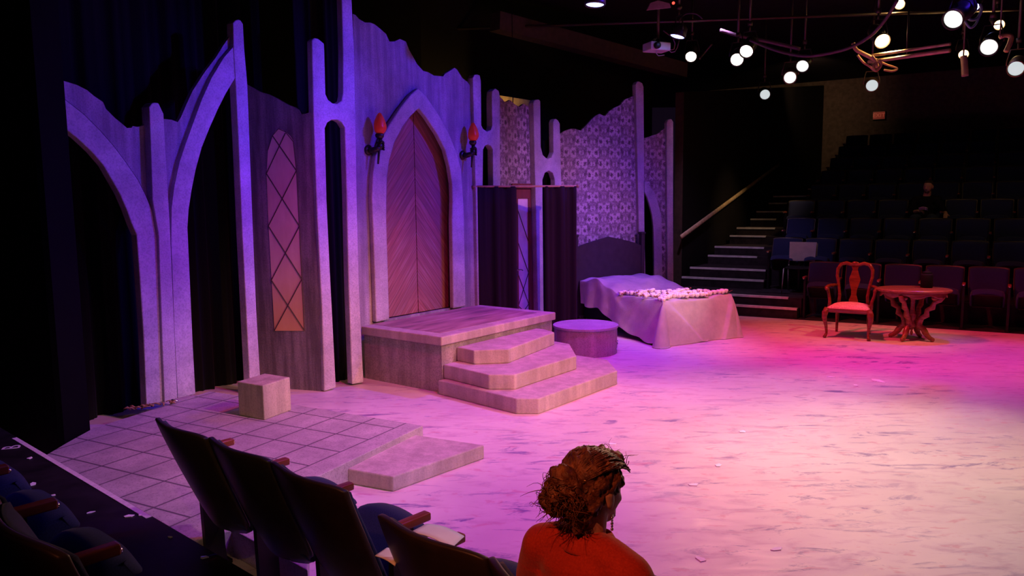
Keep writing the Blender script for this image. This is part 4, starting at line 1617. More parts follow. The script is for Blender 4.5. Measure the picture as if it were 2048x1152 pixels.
def hand(m, wrist, d, nrm, side, curl=.5):
    """palm + five fingers; d = pointing direction, nrm = back-of-hand normal, side=+1 thumb toward d x nrm"""
    d, nrm = Vector(d).normalized(), Vector(nrm).normalized()
    x = d.cross(nrm).normalized() * side
    wrist = Vector(wrist)
    M = Matrix(((x.x, d.x, nrm.x, 0), (x.y, d.y, nrm.y, 0), (x.z, d.z, nrm.z, 0), (0, 0, 0, 1)))
    m.ball(wrist + d * .05, (.040, .055, .015), 12, 8, M)
    for k, (off, ln) in enumerate(((.028, .070), (.010, .078), (-.010, .072), (-.028, .056))):
        p = wrist + d * .085 + x * off
        pts = [p]
        a = 0
        for s_ in (.45, .30, .25):
            a += curl * .6
            p = p + (d * math.cos(a) - nrm * math.sin(a)) * ln * s_
            pts.append(p)
        limb(m, pts, [.010, .009, .0085, .0075], 8)
    t0 = wrist + d * .03 + x * .034
    limb(m, [t0, t0 + x * .022 + d * .025 - nrm * .008, t0 + x * .026 + d * .055 - nrm * .018], [.013, .011, .009], 8)


def head(m, c, f, scale=1.0, tilt=0.0):
    """head centred at c facing f (horizontal); returns local frame"""
    f = Vector((f[0], f[1], 0)).normalized()
    x = Vector((f.y, -f.x, 0))        # person's right
    z = Vector((0, 0, 1))
    R = Matrix.Rotation(tilt, 4, x)
    c = Vector(c)

    def P(a, b, h):
        return c + (R @ (x * a + f * b + z * h)) * scale
    M = Matrix(((x.x, f.x, 0, 0), (x.y, f.y, 0, 0), (0, 0, 1, 0), (0, 0, 0, 1)))
    M = R @ M

    def B(a, b, h, r3):
        m.ball(P(a, b, h), tuple(q * scale for q in r3), 18, 12, M)
    B(0, -.012, .030, (.076, .096, .088))     # skull
    B(0, .030, -.020, (.062, .066, .080))     # face
    B(0, .052, -.082, (.040, .036, .034))     # jaw / chin
    B(0, .084, -.100, (.020, .014, .014))
    B(.030, .060, -.032, (.026, .026, .022))  # cheeks
    B(-.030, .060, -.032, (.026, .026, .022))
    B(0, .082, .026, (.050, .018, .012))      # brow
    B(0, .096, -.004, (.010, .014, .022))     # nose bridge
    B(0, .108, -.026, (.014, .016, .012))     # nose tip
    B(0, .090, -.058, (.024, .012, .007))     # lips
    B(0, .089, -.068, (.022, .012, .008))
    for s_ in (-1, 1):
        B(s_ * .031, .086, .004, (.013, .008, .007))   # eyelids
        B(s_ * .076, -.012, -.012, (.008, .020, .032))  # ear
        B(s_ * .078, -.016, .004, (.010, .018, .016))
        B(s_ * .074, -.004, -.036, (.008, .010, .010))
    return P, M


skin = N('warm_skin', .55, .4)
skin.color(skin.ramp(skin.noise(skin.mapping(), 18, 3), [(.3, (.50, .26, .18)), (.7, (.60, .33, .24))]))
M_SKIN = skin.m
# --- woman in the red jacket
WC = Vector((.125, 2.14, 0))
fw = rown
rt = rowr
hips = WC + fw * .27 + Vector((0, 0, .56))
WO = thing('person', 'woman in a red jacket with auburn hair pinned up, seen from behind', 'person', (WC.x, WC.y, 0), 0)
wb = Matrix.Translation((-WC.x, -WC.y, 0))


def q3(r_, f_, z_):
    """seat-relative (right, forward, up) -> local"""
    v_ = rt * r_ + fw * f_
    return Vector((v_.x, v_.y, z_))


HD = Vector(((1190 - 1024) / F_PX * 2.30, 2.30, 1.108)) - Vector((WC.x, WC.y, 0))
hf = Vector((.74, .67, 0)).normalized()
m = MB()
Ph, Mh = head(m, HD, hf, 1.0, math.radians(-4))
nk = HD + Vector((0, 0, -.11)) - hf * .015
limb(m, [HD + Vector((0, 0, -.06)) - hf * .02, nk + Vector((0, 0, -.06)) - hf * .015, q3(HD.dot(rt), HD.dot(fw) - .02, .90)], [.056, .054, .07], 16)
hr, hfw = HD.dot(rt), HD.dot(fw)
# torso, arms and legs under the clothes
limb(m, [q3(hr, hfw - .03, .86), q3(hr - .01, hfw - .05, .70), q3(0.02, .24, .55)], [.10, .115, .13], 16)
for s_ in (-1, 1):
    limb(m, [q3(hr + s_ * .155, hfw - .04, .86), q3(hr + s_ * .22, hfw + .0, .64), q3(hr + s_ * .12, hfw + .22, .60)], [.055, .042, .030], 12)
    hand(m, q3(hr + s_ * .12, hfw + .22, .60), fw * .8 - rt * s_ * .6, (0, 0, 1), -s_ if s_ > 0 else 1, .5)
    limb(m, [q3(.02 + s_ * .09, .26, .54), q3(.02 + s_ * .11, .66, .54), q3(.02 + s_ * .11, .64, .10), q3(.02 + s_ * .11, .72, .06)], [.085, .062, .045, .035], 12)
voxel('body', m, M_SKIN, WO, .0065, 3)
# jacket
n = N('red_wool_jacket', .85, .25)
f = n.noise(n.mapping(), 160, 3)
g = n.noise(n.mapping((1, 1, 3)), 5, 4)
n.color(n.mix(n.ramp(g, [(.4, 0.0), (.7, .35)]), n.ramp(f, [(.3, (.44, .025, .010)), (.7, (.62, .045, .018))]), (.30, .015, .010)))
n.bump(n.noise(n.mapping((1, 1, 2.5)), 9, 3), .35, .02)
n.b.inputs['Sheen Weight'].default_value = .2
M_JACKET = n.m
m = MB()
RTm = Matrix(((rt.x, fw.x, 0, 0), (rt.y, fw.y, 0, 0), (0, 0, 1, 0), (0, 0, 0, 1)))
for (r_, f_, z_, a, b, h) in [(hr, hfw - .035, .870, .170, .118, .09), (hr, hfw - .03, .78, .180, .138, .13), (hr - .01, hfw - .05, .62, .165, .14, .14), (.01, .23, .54, .18, .135, .13)]:
    m.ball(q3(r_, f_, z_), (a, b, h), 20, 12, RTm)
for s_ in (-1, 1):
    limb(m, [q3(hr, hfw - .045, .940), q3(hr + s_ * .09, hfw - .05, .930), q3(hr + s_ * .165, hfw - .05, .893), q3(hr + s_ * .228, hfw - .02, .76), q3(hr + s_ * .245, hfw + .0, .62), q3(hr + s_ * .15, hfw + .18, .60)], [.060, .062, .070, .064, .056, .042], 14)
voxel('jacket', m, M_JACKET, WO, .011, 5)
m = MB().smooth()
cc = HD + Vector((0, 0, -.148)) - hf * .022


def collar(u, v):
    a = u * 2 * PI
    rr = .070 + .030 * v
    fr = math.cos(a)
    d = rt * math.sin(a) * (rr * 1.0) + fw * fr * rr * .95
    zc = .030 - .048 * v - .022 * max(0, fr)
    return cc + Vector((d.x, d.y, zc))


m.sheet(28, 5, collar, Vector((0, 0, -.008)))
obj('collar', m, M_JACKET, WO)
m = MB()
for s_ in (-1, 1):
    limb(m, [q3(.01 + s_ * .09, .25, .545), q3(.02 + s_ * .11, .66, .545), q3(.02 + s_ * .11, .64, .12)], [.10, .074, .062], 14)
voxel('trousers', m, plain('dark_trousers', (.02, .02, .03), .9), WO, .011, 3)
m = MB()
for s_ in (-1, 1):
    limb(m, [q3(.02 + s_ * .11, .63, .045), q3(.02 + s_ * .11, .76, .035), q3(.02 + s_ * .11, .80, .030)], [.042, .036, .028], 10)
voxel('shoes', m, M_BLACK, WO, .009, 2)
# hair : scalp volume, bun, loose strands
hn = N('auburn_hair', .42, .5)
f = hn.noise(hn.mapping((1, 1, 1)), 30, 5, .6, 1.0)
hn.color(hn.ramp(f, [(.30, (.05, .014, .007)), (.55, (.20, .060, .022)), (.75, (.42, .16, .06))]))
hn.bump(hn.noise(hn.mapping(), 70, 5), .7, .012)
M_HAIR = hn.m
m = MB()


def HB(a, b, h, r3):
    m.ball(Ph(a, b, h), r3, 16, 10, Mh)


HB(0, -.022, .042, (.088, .098, .086))
HB(0, .030, .082, (.070, .060, .040))
HB(0, -.060, -.010, (.078, .062, .072))
HB(0, -.070, -.060, (.056, .044, .050))
HB(.055, .0, .035, (.035, .060, .045))
HB(-.055, .0, .035, (.035, .060, .045))
BN = (-.008, -.120, .022)
HB(BN[0], BN[1], BN[2], (.062, .052, .060))
HB(BN[0] - .02, BN[1] - .02, BN[2] - .03, (.050, .045, .045))
HB(BN[0] + .02, BN[1] + .01, BN[2] - .045, (.040, .038, .038))
HB(BN[0], BN[1] - .015, BN[2] + .035, (.045, .038, .040))
HB(BN[0] - .02, BN[1] - .012, BN[2] - .055, (.040, .036, .034))
HB(.01, -.085, -.085, (.030, .026, .036))
hair = voxel('hair', m, M_HAIR, WO, .008, 2)
rnd = random.Random(21)
for v_ in hair.data.vertices:
    c = v_.co - HD
    k = .005 * math.sin(c.x * 140 + c.z * 90) + .004 * math.sin(c.y * 210 - c.z * 130 + 1.0) + .003 * math.sin(c.x * 310 + c.y * 250)
    v_.co += c.normalized() * k
m = MB().smooth()
fl_, upv = hf, Vector((0, 0, 1))


def strand(p, d, ln, curl, r0=.0022, steps=8):
    pts = [p]
    d = d.normalized()
    ax = Vector((rnd.uniform(-1, 1), rnd.uniform(-1, 1), rnd.uniform(-1, 1))).normalized()
    for k in range(steps):
        d = (Matrix.Rotation(curl * rnd.uniform(.4, 1.6), 3, ax) @ d + Vector((0, 0, -.06))).normalized()
        pts.append(pts[-1] + d * ln / steps)
    m.tube(pts, [r0 * (1 - .75 * k / steps) for k in range(steps + 1)], 4)


bc = Ph(*BN)
for k in range(520):      # bun frizz and curls
    a, b = rnd.uniform(0, 2 * PI), math.acos(rnd.uniform(-1, 1))
    d = Vector((math.sin(b) * math.cos(a), math.sin(b) * math.sin(a), math.cos(b) * .9 - .15))
    if d.dot(hf) > .4:
        continue
    p = bc + Vector((d.x * .050, d.y * .050, d.z * .062 - .012))
    strand(p, d + Vector((rnd.uniform(-.9, .9), rnd.uniform(-.9, .9), rnd.uniform(-1.1, .6))), rnd.uniform(.035, .10), .55, .0019)
for k in range(240):      # swept strands over the skull toward the bun
    a = rnd.uniform(-1.35, 1.35)
    b0_ = rnd.uniform(-.2, 1.0)
    pts = []
    for s_ in range(9):
        t = s_ / 8
        th = (1 - t) * (1.0 * b0_ + .2) + t * (-1.35)
        rx = .089 + .004 * rnd.random()
        xx_ = math.sin(a) * rx * (1 - .75 * t * t)
        yy_ = math.sin(th) * .104 * math.cos(a * .35) - .02
        zz_ = math.cos(th) * .092 * math.cos(a * .75) + .040 - .02 * t
        pts.append(Ph(xx_, yy_, zz_) + Vector((rnd.uniform(-1, 1), rnd.uniform(-1, 1), rnd.uniform(-1, 1))) * .0015)
    m.tube(pts, [.0022] * 8 + [.001], 4)
for k in range(46):       # wisps at the brow and nape
    if k < 24:
        p = Ph(rnd.uniform(-.05, .06), .075 + rnd.uniform(-.02, .02), .075 + rnd.uniform(-.03, .03))
        strand(p, hf * 1.0 + upv * rnd.uniform(-.2, .8) + rt * rnd.uniform(-.3, .3), rnd.uniform(.03, .075), .55, .0014, 10)
    else:
        p = Ph(rnd.uniform(-.06, .06), -.085 + rnd.uniform(-.01, .03), -.075 + rnd.uniform(-.03, .02))
        strand(p, -hf * .8 - upv * 1.2 + rt * rnd.uniform(-.4, .4), rnd.uniform(.03, .07), .5, .0015)
obj('loose_strands', m, M_HAIR, WO)
m = MB().smooth()
ep = Ph(.079, -.004, -.052)
for k in range(6):
    m.ball(ep + Vector((0, 0, -.008 - k * .009)), .004 + .001 * (k % 2), 8, 6)
obj('drop_earring', m, M_CHROME, WO)
m = MB().smooth()
for k in range(5):
    m.ball(Ph(.045 - k * .012, -.098 + .004 * k, .055 + .006 * k), (.010, .006, .006), 8, 6, Mh)
obj('hair_clip', m, plain('bronze_clip', (.30, .16, .07), .35, .7), WO)

# --- man in the far bank
mc = EN(MAN_E, C0 + CP * 3 + .62, RISE * 3)
mf = -FAR_N
mr = Vector((mf.y, -mf.x, 0))
MN = thing('person', 'bearded man in dark clothes and jeans seated in the far bank', 'person', mc, 0)


def r3(r_, f_, z_):
    v_ = mr * r_ + mf * f_
    return Vector((v_.x, v_.y, z_))


m = MB()
HM = r3(-.02, .22, 1.15)
hmf = (mf + mr * .25).normalized()
Pm, Mm = head(m, HM, hmf, 1.04, math.radians(-6))
limb(m, [HM + Vector((0, 0, -.07)), r3(0, .20, .95)], [.06, .07], 14)
limb(m, [r3(0, .20, .88), r3(0, .22, .70), r3(0, .26, .54)], [.12, .13, .14], 14)
limb(m, [r3(.19, .20, .90), r3(.27, .28, .66), r3(.12, .45, .70)], [.06, .045, .032], 12)
hand(m, r3(.12, .45, .70), mf * .5 - mr * .9, (0, 0, 1), 1, .8)
limb(m, [r3(-.19, .20, .90), r3(-.30, .22, .68), r3(-.34, .42, .66)], [.06, .045, .032], 12)
hand(m, r3(-.34, .42, .66), mf * .7 - Vector((0, 0, .7)), mf * .7 + Vector((0, 0, .7)), -1, .5)
for s_ in (-1, 1):
    limb(m, [r3(s_ * .10, .26, .54), r3(s_ * .16, .70, .56), r3(s_ * .14, .66, .12), r3(s_ * .14, .74, .07)], [.09, .065, .048, .04], 12)
voxel('body', m, M_SKIN, MN, .008, 3)
m = MB()
RTm2 = Matrix(((mr.x, mf.x, 0, 0), (mr.y, mf.y, 0, 0), (0, 0, 1, 0), (0, 0, 0, 1)))
for (f_, z_, a, b, h) in [(.205, .86, .19, .150, .13), (.215, .72, .19, .165, .16), (.25, .58, .19, .175, .13)]:
    m.ball(r3(0, f_, z_), (a, b, h), 18, 12, RTm2)
limb(m, [r3(.06, .19, .93), r3(.19, .20, .90), r3(.27, .28, .66), r3(.19, .37, .68)], [.07, .078, .06, .05], 12)
limb(m, [r3(-.06, .19, .93), r3(-.19, .20, .90), r3(-.30, .22, .68), r3(-.325, .32, .67)], [.07, .078, .06, .05], 12)
voxel('jacket', m, M_BLACK, MN, .013, 4)
m = MB()
for s_ in (-1, 1):
    limb(m, [r3(s_ * .09, .26, .55), r3(s_ * .16, .70, .565), r3(s_ * .14, .66, .14)], [.105, .08, .066], 12)
voxel('jeans', m, plain('blue_jeans', (.03, .045, .09), .9), MN, .013, 3)
m = MB()
for s_ in (-1, 1):
    limb(m, [r3(s_ * .14, .64, .05), r3(s_ * .14, .80, .04), r3(s_ * .14, .86, .035)], [.046, .042, .034], 10)
voxel('shoes', m, M_BLACK, MN, .01, 2)
m = MB()


def HB2(a, b, h, r_):
    m.ball(Pm(a, b, h), r_, 14, 10, Mm)


HB2(0, -.025, .052, (.084, .096, .080))
HB2(0, .03, .095, (.06, .05, .02))
voxel('hair', m, plain('dark_hair', (.03, .018, .012), .6), MN, .009, 2)
m = MB()
HB2(0, .062, -.085, (.046, .040, .036))
HB2(.048, .02, -.055, (.02, .03, .03))
HB2(-.048, .02, -.055, (.02, .03, .03))
HB2(0, .093, -.05, (.026, .012, .006))
voxel('beard', m, plain('dark_beard', (.06, .03, .018), .7), MN, .008, 2)
q = mc + r3(.02, .56, .70)
m = MB().smooth().sheet(4, 4, lambda u, v: Vector(((u - .5) * .15, (v - .5) * .10, .02 * math.sin(u * 3) + .06 * v)), (0, 0, .004))
o = obj('paper_programme', m, M_PAPER, None, loc=q, rot=(0, 0, FRZ))
tag(o, 'small white paper in the hands of the man in the far bank', 'programme')

# ------------------------------------------------------------------ lighting rig
M_LENS = emitter('lamp_lens', (1, .88, .74), 6.0)
M_LENSDIM = emitter('dim_lamp_lens', (.80, .88, .90), .75)
M_LENSMID = emitter('mid_lamp_lens', (.95, .93, .90), 1.1)
M_HOT = emitter('hot_lamp', (1, .70, .32), 14.0)
M_LED = emitter('blue_led', (.30, .38, 1.0), 9.0)
M_BODY = plain('fixture_black', (.030, .024, .022), .42, .3)
M_BODYWARM = plain('fixture_bronze', (.22, .15, .08), .4, .4)
M_PIPE = plain('grid_pipe', (.10, .075, .06), .4, .6)
GRID = 4.75


def fixture(px, py, dpx, aim, label, lens=M_LENS, real=.18, body=M_BODY, length=.42, led=False, light=None, depth=None, pipe=.34):
    D = depth or real * F_PX / dpx
    rad = real / 2
    p = OD(px, py, D)
    a = (Vector(aim) - p).normalized()
    t = thing('blue_led_light' if led else 'stage_spotlight', label, 'stage light', p, 0, 'blue led lights' if led else 'stage spotlights in the rig')
    M = look(a)
    m = MB().smooth()
    if led:
        m.lathe([(0, -.16), (rad * .8, -.16), (rad * 1.15, -.12), (rad * 1.2, .0), (rad * 1.1, .02), (rad * 1.05, -.004)], 24, M)
        m.bm.faces.ensure_lookup_table()
    else:
        m.lathe([(0, -length), (rad * .55, -length), (rad * 1.05, -length * .86), (rad * 1.15, -length * .55), (rad * .80, -length * .48), (rad * .82, -length * .1), (rad * 1.12, -.02), (rad * 1.16, .03), (rad * 1.04, .03), (rad * 1.02, -.002)], 24, M)
    obj('housing', m, body, t)
    m = MB().smooth()
    m.lathe([(rad * 1.0, -.006), (rad * .99, .002), (rad * .7, .010), (rad * .3, .014), (0, .015)], 28, M)
    obj('lens', m, lens, t)
    # yoke and clamp
    sd = Vector((a.y, -a.x, 0))
    if sd.length < .1:
        sd = Vector((1, 0, 0))
    sd.normalize()
    piv = -a * (length * .5 if not led else .07)
    R_ = rad * 1.35
    top = piv + Vector((0, 0, R_ + .08))
    m = MB().smooth()
    m.tube([piv + sd * R_, piv + sd * R_ + Vector((0, 0, .05)), top + sd * R_ * .7, top, top - sd * R_ * .7, piv - sd * R_ + Vector((0, 0, .05)), piv - sd * R_], .009, 6)
    obj('yoke', m, body, t)
    m = MB().smooth()
    m.tube([top, top + Vector((0, 0, .08))], .014, 8)
    m.lathe([(.034, -.03), (.034, .03)], 12, Matrix.Translation(top + Vector((0, 0, .11))) @ look(sd))
    obj('clamp', m, M_PIPE, t)
    # short drop pipe to the ceiling grid
    m = MB().smooth()
    m.tube([top + Vector((0, 0, .11)), Vector((top.x, top.y, CZ - p.z))], .018, 8)
    obj('drop_pipe', m, M_PIPE, t)
    if lens is M_HOT:
        d = bpy.data.lights.new('lamp_glow', 'POINT')
        d.color = (1, .58, .22)
        d.energy = 8
        d.shadow_soft_size = .04
        lo = bpy.data.objects.new('lamp_glow', d)
        COL.objects.link(lo)
        lo.parent = t
        lo.location = a * .09
    if light:
        col, pw, ang = light
        d = bpy.data.lights.new('lamp', 'SPOT')
        d.color = col
        d.energy = pw
        d.spot_size = math.radians(ang)
        d.spot_blend = 1
        d.shadow_soft_size = .05
        lo = bpy.data.objects.new('lamp', d)
        COL.objects.link(lo)
        lo.parent = t
        lo.location = a * .06
        lo.rotation_euler = a.to_track_quat('-Z', 'Y').to_euler()
    return t


near_c = (-.5, 2.0, 1.2)
fixture(1382, 113, 21, (.8, 6, 0), 'round white stage light just right of the projector', light=(WARM, 120, 50))
fixture(1474, 119, 24, (.6, 4, .5), 'lower left of the touching pair of white stage lights', light=(WARM, 120, 50))
fixture(1493, 102, 25, (-.2, 5, 0), 'upper right of the touching pair of white stage lights', light=(PINK, 160, 60))
fixture(1605, 132, 23, (.2, 4, 0), 'upper right light of the pair left of the cable knot', M_LENSMID, light=(WARM, 120, 50))
fixture(1580, 155, 23, (1, 3, .5), 'lower left light of the pair left of the cable knot', M_LENSMID, body=M_BODYWARM)
fixture(1530, 189, 19, (1.5, 2, .5), 'lowest and dimmest stage light, above the far aisle stairs', M_LENSDIM)
fixture(1744, 171, 22, (1.6, 2, .8), 'stage light hanging below the bright cable knot', M_LENSDIM, body=M_BODYWARM)
fixture(1907, 38, 36, (-.5, 4, .5), 'largest white stage light near the top right', M_LENSMID, light=(WARM, 160, 55))
fixture(1978, 94, 31, (.5, 3, .5), 'white stage light by the bent bracket at right', M_LENSMID, light=(WARM, 120, 50))
fixture(2032, 137, 28, (1.2, 3, .5), 'stage light at the right frame edge', M_LENSDIM, body=M_BODYWARM)
fixture(1764, 81, 27, (4.2, 4, 0), 'glaring amber lamp above the lit pipe', M_HOT, light=((1, .6, .25), 140, 80))
fixture(1998, 49, 18, (4.5, 4, 0), 'small glaring lamp near the top right corner', M_HOT, real=.14)
fixture(1927, 108, 17, (4.0, 5, 0), 'small glaring lamp on the short hanging stem', M_HOT, real=.14)
fixture(1799, 8, 18, (3.0, 3, 0), 'half hidden lamp at the top edge right of centre', M_HOT, real=.14)
fixture(1190, 8, 36, (.7, 8.6, 0), 'blue led light at the top edge above the curtains', M_LED, .20, led=True, light=(BLUE, 420, 110))
fixture(1355, 72, 28, (1.2, 11.1, 0), 'blue led light beside the projector', M_LED, .20, led=True, light=(BLUE, 520, 70))
fixture(1942, 15, 30, (5.5, 8.7, 0), 'blue led light with dangling cables at the top right', M_LED, .20, led=True, light=(BLUE, 400, 62))

# pipes of the grid
for k, (yy, l) in enumerate([(5.8, 'nearest'), (8.2, 'second'), (10.6, 'third'), (13.0, 'fourth')]):
    m = MB().smooth().tube([(-2.5, 0, 0), (9.5, 0, 0)], .024, 10)
    o = obj('grid_pipe', m, M_PIPE, None, loc=(0, yy, GRID + .04), rot=(0, 0, math.radians(-6)))
    tag(o, 'long black grid pipe under the ceiling, %s from the viewer' % l, 'pipe', 'ceiling grid pipes')
a, b = OD(1738, 112, 10.4), OD(1900, 88, 9.2)
for k, (dz, rr, l) in enumerate([(0, .020, 'lit tan pipe running right from the cable knot, upper one'), (-.075, .026, 'lit tan pipe running right from the cable knot, lower one')]):
    m = MB().smooth().tube([(0, 0, 0), b - a], rr, 10)
    o = obj('lit_pipe', m, plain('tan_pipe', (.55, .36, .20), .45, .2), None, loc=a + Vector((0, 0, dz)))
    tag(o, l, 'pipe', 'tan pipes')
    m = MB().smooth().tube([(0, 0, 0), (0, 0, GRID - a.z + .1 - dz)], .012, 6)
    obj('hanger', m, M_PIPE, o, loc=(b - a) * .5)


def cable(pxs, depths, r_, mat, label, name='cable', cat='cable'):
    pts = [OD(x, y, d) for (x, y), d in zip(pxs, depths)]
    # catmull-rom
    out = []
    n_ = len(pts)
    for i in range(n_ - 1):
        p0_, p1_, p2_, p3_ = pts[max(i - 1, 0)], pts[i], pts[i + 1], pts[min(i + 2, n_ - 1)]
        for k in range(6):
            t = k / 6
            out.append(.5 * ((2 * p1_) + (p2_ - p0_) * t + (2 * p0_ - 5 * p1_ + 4 * p2_ - p3_) * t * t + (3 * p1_ - p0_ - 3 * p2_ + p3_) * t ** 3))
    out.append(pts[-1])
    o0 = out[0].copy()
    m = MB().smooth().tube([p - o0 for p in out], r_, 6)
    o = obj(name, m, mat, None, loc=o0)
    return tag(o, label, cat, 'rig cables')


TANC = plain('tan_cable', (.50, .30, .15), .6)
PURC = plain('dark_cable', (.10, .06, .08), .6)
cable([(1795, 0), (1770, 40), (1740, 72), (1700, 95), (1650, 108), (1605, 112), (1550, 100), (1500, 80)], [9.5, 9.7, 9.9, 10.2, 10.4, 10.6, 10.8, 11], .022, PURC, 'thick dark cable sagging left from the top edge')
cable([(1706, 86), (1712, 99), (1724, 106), (1738, 113), (1750, 121), (1755, 135)], [10.3] * 6, .028, TANC, 'lit cable bundle dropping to the stage light under the knot')
cable([(1715, 110), (1726, 124), (1738, 132), (1748, 140)], [10.4] * 4, .016, TANC, 'thin lit cable at the left of the knot')
cable([(1752, 118), (1770, 128), (1794, 137), (1785, 142), (1768, 140)], [10.3] * 5, .014, TANC, 'thin lit cable looping at the right of the knot')
cable([(1744, 112), (1752, 124), (1747, 133), (1752, 142), (1762, 130), (1758, 120)], [10.2] * 6, .018, TANC, 'tangled lit cable in the middle of the knot')
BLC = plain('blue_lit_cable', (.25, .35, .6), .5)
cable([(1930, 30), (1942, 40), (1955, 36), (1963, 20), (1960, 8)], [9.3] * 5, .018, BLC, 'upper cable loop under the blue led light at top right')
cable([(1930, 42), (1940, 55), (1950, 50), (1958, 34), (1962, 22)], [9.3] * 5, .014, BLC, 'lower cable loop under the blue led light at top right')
cable([(2000, 74), (2012, 70), (2022, 74), (2019, 88), (2012, 103)], [8.6] * 5, .028, TANC, 'bent tan bracket beside the right stage lights', 'bent_bracket', 'bracket')
for o_, dx in (([q_ for q_ in COL.objects if q_.name == 'cable.006'][0], 0), ([q_ for q_ in COL.objects if q_.name == 'bent_bracket'][0], 0)):
    obj('hanger', MB().smooth().tube([(0, 0, 0), (0, 0, CZ - o_.location.z)], .010, 6), M_PIPE, o_)
cable([(1358, 58), (1360, 40), (1372, 28), (1392, 28), (1405, 38)], [11.4] * 5, .010, PURC, 'thin cable looping up from the blue led by the projector')
cable([(1440, 60), (1480, 72), (1540, 84), (1600, 98)], [12, 12, 12, 12], .03, PURC, 'dark cable run behind the touching pair of stage lights')
cable([(1398, 118), (1410, 104), (1424, 88)], [13.5, 13.5, 13.4], .022, M_PIPE, 'short dark arm right of the stage light by the projector', 'pipe_arm', 'pipe')
cable([(1927, 112), (1929, 130), (1930, 152)], [9.8] * 3, .045, plain('tan_stem', (.40, .28, .16), .5), 'short tan stem below the small glaring lamp', 'hanging_stem', 'pipe')
o_ = [q_ for q_ in COL.objects if q_.name == 'hanging_stem'][0]
obj('hanger', MB().smooth().tube([(0, 0, 0), (0, 0, CZ - o_.location.z)], .012, 6), M_PIPE, o_)

# projector
p = OD(1316, 95, 11.4)
PJ = thing('projector', 'small white ceiling projector beside the blue led light', 'projector', p, math.radians(20))
pm = plain('white_plastic', (.62, .58, .62), .45, 0, .4, .08)
bevel(obj('case', MB().box(-.19, .14, -.13, .13, -.06, .06), pm, PJ), .015, 3)
obj('lens', MB().smooth().lathe([(.05, 0), (.05, .04), (.035, .05), (0, .05)], 20, Matrix.Translation((-.1, -.13, 0)) @ look((0, -1, 0))), M_BLACKMETAL, PJ)
m = MB().smooth()
for sx, sy in ((-.12, -.08), (.10, -.08), (-.12, .08), (.10, .08)):
    m.tube([(sx, sy, .06), (sx * .3, sy * .3, .14)], .008, 6)
m.tube([(0, 0, .13), (0, 0, CZ - p.z)], .022, 8)
obj('ceiling_mount', m, M_PIPE, PJ)
m = MB().smooth()
m.tube([(.14, .03, .0), (.22, .03, -.02), (.30, .05, .0), (.32, .05, .08), (.28, .04, .16), (.1, .02, .25)], .009, 6)
m.tube([(.14, -.03, -.02), (.20, -.05, -.07), (.27, -.03, -.05), (.33, 0, .02), (.36, 0, .14)], .007, 6)
m.tube([(-.08, -.1, -.06), (-.10, -.12, -.11), (-.05, -.1, -.14), (.06, -.08, -.12)], .006, 6)
obj('cables', m, plain('pink_cable', (.35, .2, .3), .5), PJ)

# beam along the ceiling edge above the set
a, b = OD(1000, 40, 12.2), OD(1375, 140, 15.4)
m = MB().prism([(0, 0), (0, .25), ((b - a).length, .25), ((b - a).length, 0)], -.14, .14)
o = obj('trim_2', m, plain('brown_beam', (.07, .045, .04), .7), None, loc=a)
o.rotation_euler = (b - a).to_track_quat('X', 'Z').to_euler()
o['kind'] = 'structure'
# bracket plate at the top, the pink light put into its colour
p = OD(1318, 14, 9.6)
BRK = thing('mounting_plate', 'dim pink-lit hanging plate with red indicator at the top edge', 'bracket', p, .3)
obj('plate', MB().slab([[(-.17, -.05), (.16, .0), (.14, .05), (-.02, .075), (-.12, .04)]], -.012, .012), plain('pink_lit_plate', (.35, .2, .25), .6), BRK)
obj('indicator', MB().smooth().ball((.20, 0, .06), .018), emitter('red_led', (1, .05, .03), 3.0), BRK)
obj('hanger', MB().tube([(0, 0, .03), (0, 0, CZ - p.z)], .012, 6), M_PIPE, BRK)

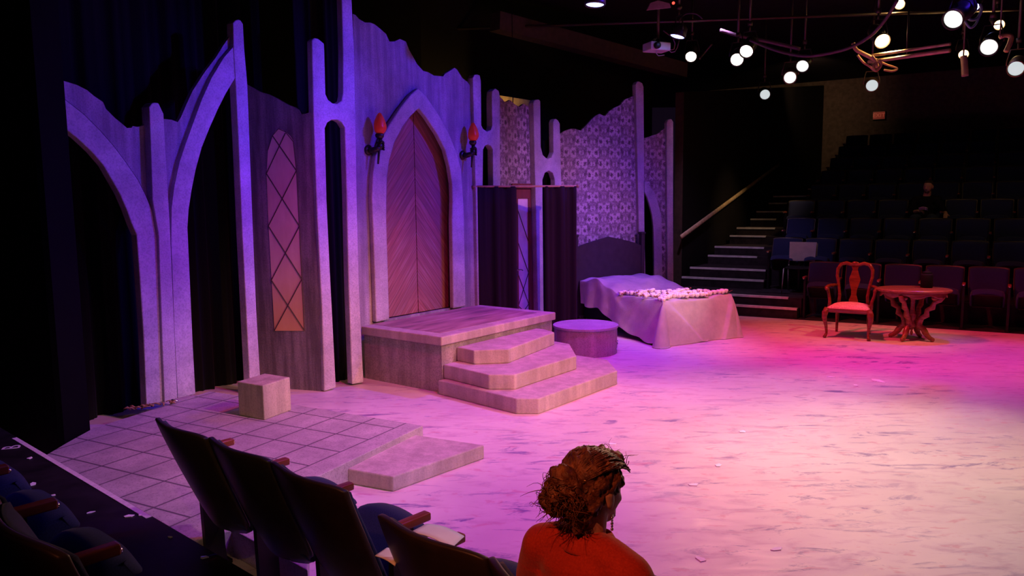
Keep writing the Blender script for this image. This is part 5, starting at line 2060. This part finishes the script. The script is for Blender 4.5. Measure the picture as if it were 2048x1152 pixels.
# exit sign on the far wall
q = on_c(1758, 231, 24.9)
EX = thing('exit_sign', 'dim red exit sign on the dark far wall above the seats', 'sign', q, math.atan2(FAR_E.y, FAR_E.x))
obj('box', MB().box(-.17, .17, -.02, .06, -.12, .12), M_BLACKMETAL, EX)
obj('face', MB().box(-.155, .155, -.026, -.02, -.105, .105), emitter('red_sign_face', (.8, .03, .02), .09, (.3, .02, .02)), EX)
fc = bpy.data.curves.new('exit_text', 'FONT')
fc.body = 'EXIT'
fc.size = .16
fc.align_x = 'CENTER'
fc.align_y = 'CENTER'
fc.extrude = .002
fo_ = bpy.data.objects.new('tmp_text', fc)
COL.objects.link(fo_)
bpy.context.view_layer.update()
me = bpy.data.meshes.new_from_object(fo_.evaluated_get(bpy.context.evaluated_depsgraph_get()))
bpy.data.objects.remove(fo_)
obj('lettering', me, emitter('sign_letters', (1, .12, .06), .22), EX, loc=(0, -.029, 0), rot=(PI / 2, 0, 0))

bp = SP.at(1028, .95)  # board added so the amber glow has a surface to fall on
o = obj('backing_board', MB().box(-.40, .75, 0, .03, 0, 3.62), plain('glow_catch_board', (.50, .36, .16), .8), None, loc=bp, rot=(0, 0, SP.rot))
tag(o, 'added board that catches the amber light behind the ragged top of the middle flats', 'board')
# backstage work lamp glowing behind the middle flats
q = OD(1030, 190, 12.3)
WL = thing('work_lamp', 'amber backstage work lamp hidden behind the middle flats', 'lamp', (SP.at(1028, .5).x, SP.at(1028, .5).y, 3.12), 0)
obj('shade', MB().smooth().lathe([(.03, .12), (.05, .10), (.11, .0), (.105, .0), (.04, .09)], 20), M_BLACKMETAL, WL)
obj('bulb', MB().smooth().ball((0, 0, .03), .035), emitter('amber_bulb', (1, .6, .15), 2), WL)
obj('cord', MB().tube([(0, 0, .11), (0, 0, CZ - 3.12)], .006, 6), M_BLACK, WL)
d = bpy.data.lights.new('work_glow', 'SPOT')
d.color = (1, .62, .10)
d.energy = 60
d.spot_size = math.radians(130)
d.spot_blend = .6
d.shadow_soft_size = .05
lo = bpy.data.objects.new('work_glow', d)
COL.objects.link(lo)
lo.parent = WL
lo.location = SP.n * .05 + Vector((0, 0, -.05))
lo.rotation_euler = (SP.n + Vector((0, 0, .7))).to_track_quat('-Z', 'Y').to_euler()

# hook on the left wall
q = OD(84, 432, 6.0)
o = obj('wall_hook', MB().smooth().tube([(-.06, .03, -.05), (-.04, .0, -.04), (.0, -.02, -.01), (.05, -.02, .0), (.085, -.02, .03)], .007, 6), plain('grey_hook', (.08, .06, .07), .5, .5), None, loc=q)
tag(o, 'small grey rope hook at the edge of the left black wall', 'hook')
